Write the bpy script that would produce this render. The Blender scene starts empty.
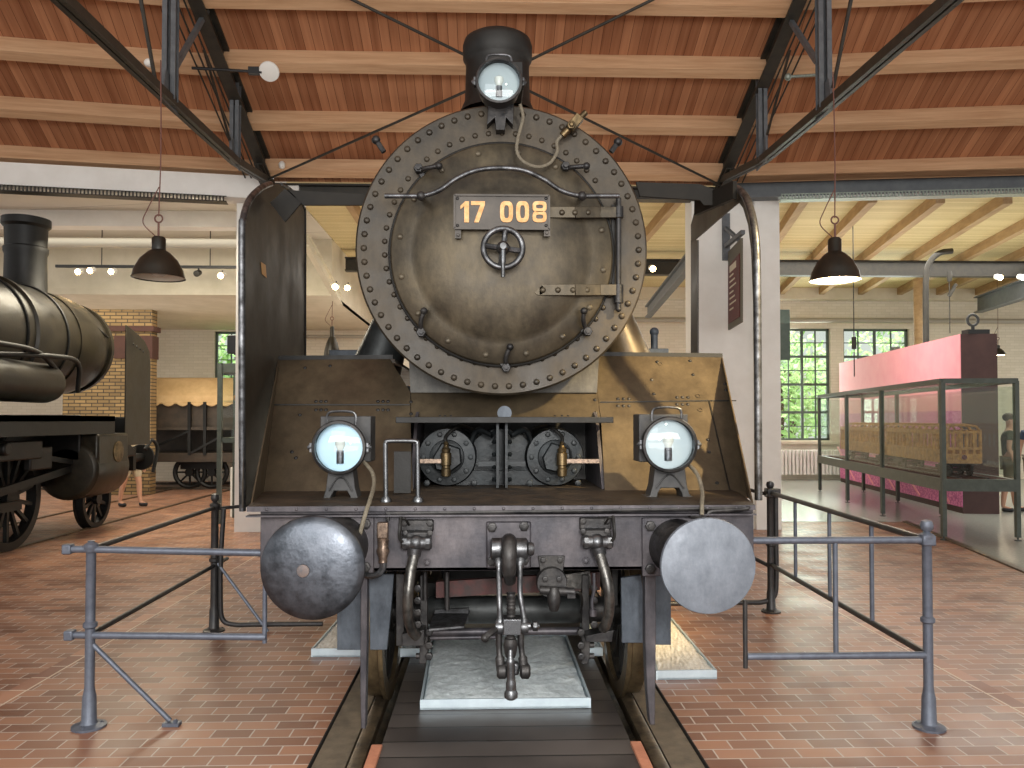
import bpy, bmesh, math, random
from mathutils import Vector, Matrix
random.seed(7)
R = math.radians; PI = math.pi
col = bpy.context.scene.collection
V = Vector
# ---------------------------------------------------------------- camera
F = 780.0; CAM = V((-0.10, 0, 1.70)); YAW = R(1.76); PIT = R(1.3); SHY = 18.3
cd = bpy.data.cameras.new('camera'); cam = bpy.data.objects.new('camera', cd); col.objects.link(cam)
cam.location = CAM; cam.rotation_euler = (R(90) + PIT, 0, -YAW)
cd.sensor_width = 36; cd.lens = F / 1024 * 36; cd.shift_y = SHY / 1024; cd.clip_end = 300
bpy.context.scene.camera = cam
RM = cam.rotation_euler.to_matrix()
def ray(px, py):
    return RM @ V(((px - 512) / F, -(py - 384 - SHY) / F, -1))
def P(px, py, Y):
    d = ray(px, py); return CAM + d * ((Y - CAM.y) / d.y)
def RP(px, py, o, n):
    d = ray(px, py); o = V(o); n = V(n); return CAM + d * ((o - CAM).dot(n) / d.dot(n))
def FL(px, py, z=0.0):
    return RP(px, py, (0, 0, z), (0, 0, 1))
def PX(px, py, X):
    return RP(px, py, (X, 0, 0), (1, 0, 0))
def pts(l): return [P(*a) for a in l]
# ---------------------------------------------------------------- materials
def lin(c):
    return tuple((x / 12.92 if x <= .04045 else ((x + .055) / 1.055) ** 2.4) for x in [v / 255 for v in c]) + (1,)
MATS = {}
def mat(name, c1, c2=None, scale=6, rough=.5, metal=0, bump=0, bscale=None, r2=None, dist=0, detail=6, lo=.35, hi=.65, emit=0, spec=.5, st=(1, 1, 1), grime=0):
    m = bpy.data.materials.new(name); m.use_nodes = True; nt = m.node_tree; N = nt.nodes; L = nt.links
    p = N['Principled BSDF']
    p.inputs['Roughness'].default_value = rough; p.inputs['Metallic'].default_value = metal
    p.inputs['Specular IOR Level'].default_value = spec
    p.inputs['Base Color'].default_value = lin(c1)
    if c2 or bump:
        tc = N.new('ShaderNodeTexCoord'); mp = N.new('ShaderNodeMapping'); mp.inputs['Scale'].default_value = st
        L.new(tc.outputs['Object'], mp.inputs['Vector'])
        nz = N.new('ShaderNodeTexNoise'); nz.inputs['Scale'].default_value = scale; nz.inputs['Detail'].default_value = detail
        nz.inputs['Distortion'].default_value = dist; nz.inputs['Roughness'].default_value = .65
        L.new(mp.outputs['Vector'], nz.inputs['Vector'])
    if c2:
        cr = N.new('ShaderNodeValToRGB'); cr.color_ramp.elements[0].color = lin(c1); cr.color_ramp.elements[1].color = lin(c2)
        cr.color_ramp.elements[0].position = lo; cr.color_ramp.elements[1].position = hi
        L.new(nz.outputs['Fac'], cr.inputs['Fac']); L.new(cr.outputs['Color'], p.inputs['Base Color'])
        if grime:
            n3 = N.new('ShaderNodeTexNoise'); n3.inputs['Scale'].default_value = 14; n3.inputs['Detail'].default_value = 12; n3.inputs['Roughness'].default_value = .75
            m3 = N.new('ShaderNodeMapping'); m3.inputs['Scale'].default_value = (1, 1, .45); L.new(tc.outputs['Object'], m3.inputs['Vector']); L.new(m3.outputs['Vector'], n3.inputs['Vector'])
            c3 = N.new('ShaderNodeValToRGB'); c3.color_ramp.elements[0].position = .34; c3.color_ramp.elements[1].position = .66
            g = 1 - grime; c3.color_ramp.elements[0].color = (g, g, g, 1); c3.color_ramp.elements[1].color = (1 + grime * .5, 1 + grime * .46, 1 + grime * .4, 1)
            mm = N.new('ShaderNodeMix'); mm.data_type = 'RGBA'; mm.blend_type = 'MULTIPLY'; mm.inputs[0].default_value = 1
            L.new(n3.outputs['Fac'], c3.inputs['Fac']); L.new(cr.outputs['Color'], mm.inputs[6]); L.new(c3.outputs['Color'], mm.inputs[7]); L.new(mm.outputs[2], p.inputs['Base Color'])
        if r2 is not None:
            mr = N.new('ShaderNodeMapRange'); mr.inputs['From Min'].default_value = lo; mr.inputs['From Max'].default_value = hi
            mr.inputs['To Min'].default_value = rough; mr.inputs['To Max'].default_value = r2
            L.new(nz.outputs['Fac'], mr.inputs['Value']); L.new(mr.outputs['Result'], p.inputs['Roughness'])
    if bump:
        n2 = N.new('ShaderNodeTexNoise'); n2.inputs['Scale'].default_value = bscale or scale * 4; n2.inputs['Detail'].default_value = 4
        L.new(mp.outputs['Vector'], n2.inputs['Vector'])
        b = N.new('ShaderNodeBump'); b.inputs['Strength'].default_value = bump; b.inputs['Distance'].default_value = .01
        L.new(n2.outputs['Fac'], b.inputs['Height']); L.new(b.outputs['Normal'], p.inputs['Normal'])
    if emit:
        p.inputs['Emission Color'].default_value = lin(c1); p.inputs['Emission Strength'].default_value = emit
    MATS[name] = m; return m
def brick_mat(name, c1, c2, mortar, bw, bh, ms, axes='xy', rough=.5, bump=.3, rot=0, noise=.5, r2=None, grad=None, offset=.5, spec=.5, lo2=.3, sq=1, streak=None, loc=0):
    """running-bond / plank pattern in object space; axes picks the plane"""
    m = bpy.data.materials.new(name); m.use_nodes = True; nt = m.node_tree; N = nt.nodes; L = nt.links
    p = N['Principled BSDF']; p.inputs['Specular IOR Level'].default_value = spec
    tc = N.new('ShaderNodeTexCoord'); sx = N.new('ShaderNodeSeparateXYZ'); cx = N.new('ShaderNodeCombineXYZ')
    L.new(tc.outputs['Object'], sx.inputs[0])
    L.new(sx.outputs[axes[0].upper()], cx.inputs[0]); L.new(sx.outputs[axes[1].upper()], cx.inputs[1])
    mp = N.new('ShaderNodeMapping'); mp.inputs['Rotation'].default_value = (0, 0, rot); mp.inputs['Location'].default_value = (loc, 0, 0)
    L.new(cx.outputs[0], mp.inputs['Vector'])
    br = N.new('ShaderNodeTexBrick'); br.inputs['Scale'].default_value = 1
    br.inputs['Brick Width'].default_value = bw; br.inputs['Row Height'].default_value = bh
    br.inputs['Mortar Size'].default_value = ms; br.inputs['Mortar Smooth'].default_value = .2
    br.offset = offset
    br.inputs['Color1'].default_value = (0, 0, 0, 1); br.inputs['Color2'].default_value = (1, 1, 1, 1); br.inputs['Mortar'].default_value = (.5, .5, .5, 1)
    br.inputs['Bias'].default_value = 0
    L.new(mp.outputs['Vector'], br.inputs['Vector'])
    nz = N.new('ShaderNodeTexNoise'); nz.inputs['Scale'].default_value = 1.6; nz.inputs['Detail'].default_value = 8
    if streak:
        m2 = N.new('ShaderNodeMapping'); m2.inputs['Scale'].default_value = (streak[0], streak[1], 1); L.new(mp.outputs['Vector'], m2.inputs['Vector']); L.new(m2.outputs['Vector'], nz.inputs['Vector']); nz.inputs['Scale'].default_value = .6
    else: L.new(mp.outputs['Vector'], nz.inputs['Vector'])
    mx = N.new('ShaderNodeMix'); mx.data_type = 'FLOAT'; mx.inputs[0].default_value = noise
    bwn = N.new('ShaderNodeRGBToBW'); L.new(br.outputs['Color'], bwn.inputs[0])
    L.new(bwn.outputs[0], mx.inputs[2]); L.new(nz.outputs['Fac'], mx.inputs[3])
    cr = N.new('ShaderNodeValToRGB'); cr.color_ramp.elements[0].color = lin(c1); cr.color_ramp.elements[1].color = lin(c2)
    cr.color_ramp.elements[0].position = lo2; cr.color_ramp.elements[1].position = 1 - lo2
    L.new(mx.outputs[0], cr.inputs['Fac'])
    mc = N.new('ShaderNodeMix'); mc.data_type = 'RGBA'; L.new(br.outputs['Fac'], mc.inputs[0])
    L.new(cr.outputs['Color'], mc.inputs[6]); mc.inputs[7].default_value = lin(mortar)
    L.new(mc.outputs[2], p.inputs['Base Color'])
    p.inputs['Roughness'].default_value = rough
    if r2 is not None:
        mr = N.new('ShaderNodeMapRange'); mr.inputs['From Min'].default_value = .35; mr.inputs['From Max'].default_value = .65
        mr.inputs['To Min'].default_value = rough; mr.inputs['To Max'].default_value = r2
        L.new(nz.outputs['Fac'], mr.inputs['Value']); L.new(mr.outputs['Result'], p.inputs['Roughness'])
    b = N.new('ShaderNodeBump'); b.inputs['Strength'].default_value = bump; b.inputs['Distance'].default_value = .004; b.invert = True
    L.new(br.outputs['Fac'], b.inputs['Height']); L.new(b.outputs['Normal'], p.inputs['Normal'])
    MATS[name] = m; return m
def glass_mat(name, tint=(255, 255, 255), refl=.12, rough=.02):
    m = bpy.data.materials.new(name); m.use_nodes = True; nt = m.node_tree; N = nt.nodes; L = nt.links
    N.remove(N['Principled BSDF']); o = N['Material Output']
    t = N.new('ShaderNodeBsdfTransparent'); t.inputs[0].default_value = lin(tint)
    g = N.new('ShaderNodeBsdfGlossy'); g.inputs['Roughness'].default_value = rough
    f = N.new('ShaderNodeLayerWeight'); f.inputs[0].default_value = .5
    pw = N.new('ShaderNodeMath'); pw.operation = 'POWER'; pw.inputs[1].default_value = 5; L.new(f.outputs['Facing'], pw.inputs[0])
    a = N.new('ShaderNodeMath'); a.operation = 'MULTIPLY_ADD'; a.inputs[1].default_value = .7; a.inputs[2].default_value = refl; a.use_clamp = True
    mx = N.new('ShaderNodeMixShader'); L.new(pw.outputs[0], a.inputs[0]); L.new(a.outputs[0], mx.inputs[0])
    L.new(t.outputs[0], mx.inputs[1]); L.new(g.outputs[0], mx.inputs[2]); L.new(mx.outputs[0], o.inputs[0])
    MATS[name] = m; return m
# ---------------------------------------------------------------- mesh builder
def basis(d, up=V((0, 0, 1))):
    d = V(d).normalized(); up = V(up)
    if abs(d.dot(up)) > .98: up = V((0, 1, 0)) if abs(d.y) < .9 else V((1, 0, 0))
    x = d.cross(up).normalized(); return x, x.cross(d).normalized(), d
def smooth(p, k=6):
    p = [V(a) for a in p]
    if len(p) < 3: return p
    out = []; q = [2 * p[0] - p[1]] + p + [2 * p[-1] - p[-2]]
    for i in range(1, len(q) - 2):
        a, b, c, d = q[i - 1], q[i], q[i + 1], q[i + 2]
        for j in range(k):
            t = j / k
            out.append(.5 * ((2 * b) + (c - a) * t + (2 * a - 5 * b + 4 * c - d) * t * t + (3 * b - a - 3 * c + d) * t ** 3))
    out.append(p[-1]); return out
class B:
    def __init__(s): s.bm = bmesh.new()
    def vf(s, vs, fs):
        a = [s.bm.verts.new(v) for v in vs]
        for f in fs:
            try: s.bm.faces.new([a[i] for i in f])
            except ValueError: pass
        return s
    def box(s, c, size, rz=0, M=None):
        c = V(c); h = V(size) / 2; m = M or Matrix.Rotation(rz, 3, 'Z')
        vs = [c + m @ V((x * h.x, y * h.y, z * h.z)) for z in (-1, 1) for y in (-1, 1) for x in (-1, 1)]
        return s.vf(vs, [(0, 2, 3, 1), (4, 5, 7, 6), (0, 1, 5, 4), (2, 6, 7, 3), (0, 4, 6, 2), (1, 3, 7, 5)])
    def bb(s, a, b):
        a = V(a); b = V(b); return s.box((a + b) / 2, [abs(q) for q in (b - a)])
    def bar(s, p0, p1, w, h=None, up=(0, 0, 1)):
        h = h or w; p0 = V(p0); p1 = V(p1); x, y, d = basis(p1 - p0, up)
        vs = [p + x * (i * w / 2) + y * (j * h / 2) for p in (p0, p1) for j in (-1, 1) for i in (-1, 1)]
        return s.vf(vs, [(0, 1, 3, 2), (4, 6, 7, 5), (0, 4, 5, 1), (2, 3, 7, 6), (0, 2, 6, 4), (1, 5, 7, 3)])
    def ibeam(s, p0, p1, w, h, t=.02, up=(0, 0, 1)):
        p0 = V(p0); p1 = V(p1); x, y, d = basis(p1 - p0, up); a = w / 2; b = h / 2; c = t / 2
        q = [(-a, -b), (a, -b), (a, -b + t), (c, -b + t), (c, b - t), (a, b - t), (a, b), (-a, b), (-a, b - t), (-c, b - t), (-c, -b + t), (-a, -b + t)]
        return s.prism([p0 + x * i + y * j for i, j in q], p1 - p0)
    def sweep(s, P_, r, n=10, closed=False):
        P_ = [V(p) for p in P_]; m = len(P_); rr = r if isinstance(r, (list, tuple)) else [r] * m
        rings = []; x = None
        for i, p in enumerate(P_):
            if closed: d = P_[(i + 1) % m] - P_[i - 1]
            else: d = (P_[min(i + 1, m - 1)] - P_[max(i - 1, 0)])
            d.normalize()
            if x is None: x, y, _ = basis(d)
            else:
                x = (x - d * x.dot(d)).normalized(); y = x.cross(d).normalized()
            rings.append([s.bm.verts.new(p + (x * math.cos(2 * PI * k / n) + y * math.sin(2 * PI * k / n)) * rr[i]) for k in range(n)])
        for i in range(m if closed else m - 1):
            a, b = rings[i], rings[(i + 1) % m]
            for k in range(n):
                s.bm.faces.new((a[k], a[(k + 1) % n], b[(k + 1) % n], b[k]))
        if not closed:
            s.bm.faces.new(rings[0]); s.bm.faces.new(rings[-1][::-1])
        return s
    def tube(s, P_, r, n=10, k=6):
        return s.sweep(smooth(P_, k), r, n)
    def cyl(s, p0, p1, r0, r1=None, n=20):
        p0 = V(p0); p1 = V(p1); r1 = r0 if r1 is None else r1
        return s.lathe([(r0, 0), (r1, (p1 - p0).length)], p0, p1 - p0, n)
    def lathe(s, prof, o, axis=(0, 0, 1), n=24, caps=True, loop=False):
        o = V(o); x, y, d = basis(axis); rings = []
        for r, a in prof:
            if r < 1e-6: rings.append([s.bm.verts.new(o + d * a)])
            else: rings.append([s.bm.verts.new(o + d * a + (x * math.cos(2 * PI * k / n) + y * math.sin(2 * PI * k / n)) * r) for k in range(n)])
        pr = list(zip(rings, rings[1:])) + ([(rings[-1], rings[0])] if loop else [])
        for a, b in pr:
            if len(a) == 1 and len(b) == 1: continue
            for k in range(n):
                j = (k + 1) % n
                if len(a) == 1: s.bm.faces.new((a[0], b[j], b[k]))
                elif len(b) == 1: s.bm.faces.new((a[k], a[j], b[0]))
                else: s.bm.faces.new((a[k], a[j], b[j], b[k]))
        if caps and not loop:
            if len(rings[0]) > 1: s.bm.faces.new(rings[0][::-1])
            if len(rings[-1]) > 1: s.bm.faces.new(rings[-1])
        return s
    def torus(s, c, Rr, r, axis=(0, 1, 0), n=32, m=8):
        c = V(c); x, y, d = basis(axis)
        return s.sweep([c + (x * math.cos(2 * PI * k / n) + y * math.sin(2 * PI * k / n)) * Rr for k in range(n)], r, m, True)
    def sph(s, c, r, sc=(1, 1, 1), n=14):
        m = n // 2; c = V(c); prof = [(r * math.sin(PI * i / m), -r * math.cos(PI * i / m)) for i in range(m + 1)]
        k0 = len(s.bm.verts); s.bm.verts.ensure_lookup_table()
        b = B(); b.lathe(prof, (0, 0, 0), (0, 0, 1), n)
        return s.join(b, lambda v: c + V((v.x * sc[0], v.y * sc[1], v.z * sc[2])))
    def join(s, o, f=lambda v: v):
        mp = {v: s.bm.verts.new(f(v.co.copy())) for v in o.bm.verts}
        for fc in o.bm.faces: s.bm.faces.new([mp[v] for v in fc.verts])
        return s
    def rivet(s, c, r, axis=(0, -1, 0), h=None, n=8):
        h = h or r * .7
        return s.lathe([(r, -.002), (r * .92, h * .45), (r * .6, h * .85), (0, h)], c, axis, n)
    def nut(s, c, r, axis=(0, -1, 0), h=None):
        h = h or r * .9
        return s.lathe([(r, -.002), (r, h * .9), (r * .85, h), (r * .5, h), (r * .5, h * 1.35), (0, h * 1.4)], c, axis, 6)
    def prism(s, P_, vec):
        P_ = [V(p) for p in P_]; vec = V(vec); n = len(P_)
        a = [s.bm.verts.new(p) for p in P_]; b = [s.bm.verts.new(p + vec) for p in P_]
        s.bm.faces.new(a[::-1]); s.bm.faces.new(b)
        for i in range(n): s.bm.faces.new((a[i], a[(i + 1) % n], b[(i + 1) % n], b[i]))
        return s
    def build(s, name, m, parent=None, bevel=0, sm=40, mods=None):
        me = bpy.data.meshes.new(name); bm = s.bm
        org = V((0, 0, 0))
        q = parent
        while q is not None: org += q.location; q = q.parent
        if org.length: bmesh.ops.translate(bm, verts=bm.verts, vec=-org)
        bmesh.ops.recalc_face_normals(bm, faces=bm.faces)
        bm.to_mesh(me); bm.free()
        me.shade_smooth()
        me.set_sharp_from_angle(angle=R(sm))
        me.materials.append(MATS[m] if isinstance(m, str) else m)
        o = bpy.data.objects.new(name, me); col.objects.link(o)
        if parent is not None: o.parent = parent
        if bevel:
            b = o.modifiers.new('bevel', 'BEVEL'); b.width = bevel; b.segments = 2; b.limit_method = 'ANGLE'; b.angle_limit = R(50)
        return o
def tag(o, label=None, cat=None, group=None, kind=None):
    if label: o['label'] = label
    if cat: o['category'] = cat
    if group: o['group'] = group
    if kind: o['kind'] = kind
    return o
def thing(name, loc, label, cat, group=None):
    o = bpy.data.objects.new(name, None); o.empty_display_size = .1; col.objects.link(o); o.location = V(loc)
    return tag(o, label, cat, group)
def struct(b, name, m, parent=None, bevel=0):
    o = b.build(name, m, parent, bevel)
    if parent is None: o['kind'] = 'structure'
    return o
def copy_tree(o, off, parent=None):
    c = o.copy(); col.objects.link(c); c.parent = parent
    if parent is None: c.location = o.location + V(off)
    for ch in list(o.children): copy_tree(ch, off, c)
    return c
# ---------------------------------------------------------------- material set
mat('boiler_black', (49, 44, 37), (72, 63, 50), 3, .36, .35, .10, 60, .55, grime=.35)
mat('door_metal', (60, 54, 45), (96, 86, 68), 2.4, .32, .45, .08, 50, .5, grime=.35)
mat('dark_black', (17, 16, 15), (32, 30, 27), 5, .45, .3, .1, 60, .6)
mat('deflector', (46, 41, 34), (62, 54, 43), 2, .45, .2, .04, 30, .6, grime=.3)
mat('stay_dark', (24, 21, 17), (36, 32, 26), 4, .65, .1, .05, spec=.3)
mat('saddle_grey', (66, 64, 60), (88, 85, 78), 5, .5, .2, .1, 40, grime=.4)
mat('apron', (74, 65, 53), (96, 84, 66), 2.2, .34, .35, .08, 40, .5, grime=.25)
mat('beam_paint', (62, 61, 67), (92, 87, 90), 4, .40, .35, .10, 40, .52, grime=.4)
mat('deck', (46, 40, 34), (80, 66, 50), 7, .5, .2, .2, 60, .7, grime=.4)
mat('steel', (122, 124, 128), (60, 60, 61), 14, .28, .85, .10, 60, .5, grime=.5)
mat('bright_steel', (112, 114, 117), (80, 80, 80), 20, .25, .9, .04, 60, .4)
mat('iron', (44, 44, 46), (74, 72, 71), 12, .34, .65, .15, 60, .6, grime=.5)
mat('buffer_dark', (70, 74, 80), (92, 96, 103), 16, .30, .92, .12, 50, .46, lo=.35, hi=.6, detail=9)
mat('worn_copper', (118, 102, 94), (92, 90, 92), 30, .4, .6)
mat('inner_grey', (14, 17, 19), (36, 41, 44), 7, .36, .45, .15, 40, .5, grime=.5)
mat('lamp_grey', (48, 48, 49), (74, 73, 72), 9, .45, .3, .08, 40, .6)
mat('strip', (112, 98, 80), (80, 70, 58), 8, .5, 0, .1)
mat('cord', (104, 66, 56), None, 3, .6)
mat('dark_red', (74, 44, 34), (64, 38, 30), 6, .8)
mat('buffer_grey', (114, 120, 129), (98, 104, 113), 9, .45, .25, .12, 40, .6, grime=.25)
mat('plate_grey', (66, 74, 84), (88, 96, 106), 7, .42, .2, .05, 50, .6, grime=.4)
mat('brass', (116, 98, 70), (70, 60, 44), 14, .3, .85, .06, 60, .45)
mat('copper', (140, 120, 104), (82, 70, 62), 60, .35, .7, .05)
mat('red_iron', (78, 34, 30), (44, 33, 31), 16, .6, 0, .1)
mat('cyl_grey', (48, 50, 50), (70, 73, 73), 7, .4, .4, .1, 40, .5)
mat('lens', (168, 194, 206), (180, 202, 212), 3, .4, .5)
mat('lens_white', (166, 174, 174), (154, 164, 166), 3, .35, .5)
mat('numplate', (84, 78, 72), (66, 62, 58), 6, .45, .4)
mat('digit', (216, 152, 88), (236, 192, 132), 25, .5, 0)
mat('rubber', (44, 40, 36), None, 3, .6)
mat('cable', (96, 88, 74), (120, 112, 96), 60, .7)
mat('hose', (112, 110, 106), (60, 59, 58), 18, .30, .75, .15, grime=.4)
mat('tread', (122, 106, 80), (80, 68, 52), 8, .3, .6, grime=.4)
mat('rail_grey', (92, 98, 110), (108, 114, 126), 20, .42, .35, .04)
mat('rail_dark', (52, 52, 54), (68, 66, 64), 20, .4, .4)
mat('truss_grey', (84, 87, 90), (102, 105, 108), 10, .5, .2)
mat('truss_dark', (44, 42, 38), (58, 54, 46), 10, .5, .2)
mat('purlin', (214, 176, 138), (184, 142, 104), 3, .7, 0, .1, 40, st=(.35, 6, 6), lo=.3, hi=.7)
mat('rafter', (184, 154, 112), (152, 122, 84), 3, .7, 0, .1, 40, st=(4, .5, 4), lo=.3, hi=.7)
mat('white_paint', (240, 238, 232), (230, 227, 220), 2, .7, 0, .05, 60)
mat('cream_paint', (220, 212, 192), (206, 198, 176), 2, .7, 0, .05, 60)
mat('slate_beam', (86, 90, 94), (98, 102, 104), 6, .5, .1)
mat('galv', (150, 160, 150), (120, 130, 122), 40, .45, .5)
mat('black_plastic', (22, 22, 22), None, 3, .45)
mat('white_plastic', (228, 226, 218), None, 3, .4)
mat('pit', (24, 21, 19), (40, 34, 30), 6, .8)
mat('rail_top', (126, 110, 88), (66, 58, 50), 9, .35, .7, .1, 40)
mat('rail_side', (60, 52, 44), (84, 72, 58), 9, .6, .2, .1)
mat('red_wood', (192, 128, 98), (166, 106, 80), 12, .7)
mat('tray_metal', (206, 220, 226), (190, 204, 212), 8, .4, .3)
mat('sand_grey', (238, 246, 248), (206, 216, 218), 30, .95, 0, .9, 22)
mat('sand_warm', (250, 246, 236), (226, 218, 202), 40, .95, 0, .9, 22)
mat('grey_floor', (158, 160, 154), (176, 178, 170), 30, .22, 0, .02)
mat('pink', (244, 160, 168), (240, 150, 160), 3, .6)
mat('pink_map', (236, 140, 184), (184, 84, 134), 26, .6, detail=9, lo=.42, hi=.58)
mat('maroon', (70, 46, 44), (80, 54, 50), 4, .6)
mat('case_frame', (70, 76, 70), (82, 88, 82), 10, .4, .3)
mat('case_floor', (84, 60, 56), (70, 50, 48), 6, .9, spec=.1)
mat('oak', (188, 138, 70), (130, 90, 44), 14, .5)
mat('window_frame', (74, 88, 80), (88, 100, 92), 8, .5)
mat('leaf', (196, 222, 160), (136, 178, 112), 1.2, .6)
mat('bark', (80, 66, 50), (60, 50, 40), 8, .9)
mat('canvas', (226, 192, 140), (206, 170, 120), 3, .8)
mat('wagon_brown', (60, 52, 44), (78, 66, 54), 5, .6)
mat('skin', (196, 150, 124), None, 3, .5)
mat('cloth_green', (66, 76, 62), (80, 90, 74), 8, .9)
mat('cloth_blue', (62, 74, 92), (74, 86, 104), 8, .9)
mat('cloth_beige', (196, 184, 158), (180, 168, 144), 8, .9)
mat('cloth_khaki', (120, 112, 92), (108, 100, 82), 8, .9)
mat('hair', (48, 36, 26), (64, 48, 34), 30, .6)
mat('shoe', (28, 28, 30), None, 3, .5)
mat('lamp_shade', (40, 38, 33), (52, 48, 40), 5, .35, .3)
mat('lamp_inner', (230, 224, 206), None, 3, .5)
mat('bulb_on', (255, 226, 176), None, emit=22)
mat('spot_on', (255, 214, 150), None, emit=40)
mat('bulb_off', (214, 216, 206), None, 3, .15)
mat('sign_red', (100, 38, 36), (86, 36, 34), 6, .6)
mat('sign_frame', (92, 86, 70), None, 6, .6)
mat('lens_off', (60, 58, 54), None, 3, .3)
mat('pipe_white', (166, 160, 146), None, 3, .4)
mat('old_loco', (26, 23, 17), (50, 44, 31), 3, .30, .35, .1, 30, .5)
mat('old_loco_dark', (12, 12, 10), (22, 21, 18), 5, .5, .2, .1, 30)
mat('tape', (196, 150, 96), None, 3, .6)
brick_mat('brick_floor', (118, 78, 59), (168, 120, 92), (186, 174, 164), .212, .112, .0045, 'xy', .30, .35, 0, .5, .48, lo2=.25)
brick_mat('soldier', (130, 84, 66), (178, 128, 100), (208, 192, 172), .12, .24, .0065, 'xy', .34, .4, 0, .45, .5, offset=0)
brick_mat('brick_yellow', (116, 94, 60), (146, 120, 78), (58, 48, 36), .26, .08, .012, 'xz', .8, .5)
brick_mat('brick_white', (222, 214, 194), (230, 222, 204), (212, 204, 184), .26, .08, .006, 'xz', .7, .25)
brick_mat('plank_roof', (140, 90, 62), (200, 144, 106), (92, 56, 38), 40, .12, .003, 'yx', .7, .3, 0, .66, lo2=.22, spec=.2, streak=(1.2, 26))
brick_mat('plank_annex', (208, 190, 140), (224, 206, 156), (136, 114, 74), 40, .075, .006, 'xy', .7, .4, 0, .4)
brick_mat('plank_track', (50, 45, 43), (94, 86, 81), (26, 23, 21), 30, .19, .006, 'xy', .32, .5, 0, .8, .5, lo2=.3, offset=0, loc=7)
brick_mat('board_white', (206, 200, 186), (216, 210, 196), (150, 144, 130), 30, 1.2, .008, 'xy', .7, .3, .2)
glass_mat('glass', (244, 250, 246), .06)
glass_mat('case_glass', (247, 251, 248), .025)
glass_mat('lamp_glass', (244, 249, 252), .06)
# ================================================================ THE HALL
SL = .40
ROOF_O = (0, 12, 5.5); ROOF_N = (0, SL, 1)
XL = P(271, 182, 12).x; XR = P(717, 182, 12).x
def roofz(y): return 5.5 + SL * (12 - y)
# floor
b = B()
for x0, x1 in ((-18, -3.11), (-2.99, -.985), (.985, 2.99), (3.11, 18)):
    b.bb((x0, -10, -.12), (x1, 22.2, 0))
b.bb((-.985, 12.5, -.12), (.985, 22.2, 0)); b.bb((-.985, -10, -.12), (.985, .5, 0))
floor = struct(b, 'floor', 'brick_floor')
b = B()
for x0 in (-3.11, 2.99): b.bb((x0, -10, -.12), (x0 + .12, 22.2, 0))
struct(b, 'trim_1', 'soldier')
b = B(); b.bb((-.985, .5, -.42), (.985, 12.5, -.3)); b.bb((-1.0, .5, -.3), (-.98, 12.5, -.001)); b.bb((.98, .5, -.3), (1.0, 12.5, -.001))
struct(b, 'floor_track_pit', 'pit')
b = B(); b.bb((-.655, .5, -.05), (.655, 12.3, -.002)); struct(b, 'floor_boards', 'plank_track')
b = B()
for s in (-1, 1): b.bb((s * .805, .5, -.10), (s * .970, 12.3, -.012))
struct(b, 'trim_2', 'strip')
for s, w in ((-1, 'left'), (1, 'right')):
    b = B(); q = [(-.07, -.17), (.07, -.17), (.07, -.155), (.012, -.13), (.012, -.045), (.036, -.03), (.036, -.004), (.028, 0), (-.028, 0), (-.036, -.004), (-.036, -.03), (-.012, -.045), (-.012, -.13), (-.07, -.155)]
    b.prism([V((s * .755 + x, .5, z)) for x, z in q], (0, 11.8, 0))
    tag(b.build('track_rail', 'rail_top'), 'worn steel running rail under the %s wheels of the big locomotive' % w, 'rail')
    b = B(); b.bb((s * .648, 2.4, -.04), (s * .705, 4.12, .012))
    tag(b.build('wooden_strip', 'red_wood', bevel=.003), 'reddish wooden batten on the %s edge of the dark track boards' % w, 'batten')
# grey polished floor at the back right
b = B(); pl = [FL(783, 522), FL(905, 522), FL(1024, 572), (16, 8.0, 0), (16, 22.1, 0), (4.4, 22.1, 0)]
b.prism([V((p[0], p[1], .002)) for p in pl], (0, 0, .004)); struct(b, 'floor_grey', 'grey_floor')
b = B(); b.bar(V(FL(905, 522)) + V((0, 0, .012)), V(FL(1060, 587)) + V((0, 0, .012)), .08, .02); struct(b, 'trim_3', 'strip')
# roof boards and purlins: middle bay and two side bays turned about the trusses
b = B(); b.prism([(XL, 12.2, roofz(12.2)), (XR, 12.2, roofz(12.2)), (XR, 2.2, roofz(2.2)), (XL, 2.2, roofz(2.2))], (0, 0, .06))
struct(b, 'ceiling', 'plank_roof')
npur = [0]
def purlin(b, name='purlin'):
    npur[0] += 1
    o = b.build('trim_purlin', 'purlin', bevel=.004); o['kind'] = 'structure'; return o
for ty in (-12, 53, 113, 161):
    p = RP(500, ty, ROOF_O, ROOF_N); y = p.y
    b = B(); n = V((0, SL, 1)).normalized(); t = V((0, 1, -SL)).normalized()
    c = V((0, y, roofz(y))) + t * .08 - n * .11
    b.bar((XL, c.y, c.z), (XR, c.y, c.z), .16, .22, up=n); purlin(b)
y = 11.75; b = B(); b.bar((XL, y, roofz(y) - .1), (XR, y, roofz(y) - .1), .2, .2); purlin(b)
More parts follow.
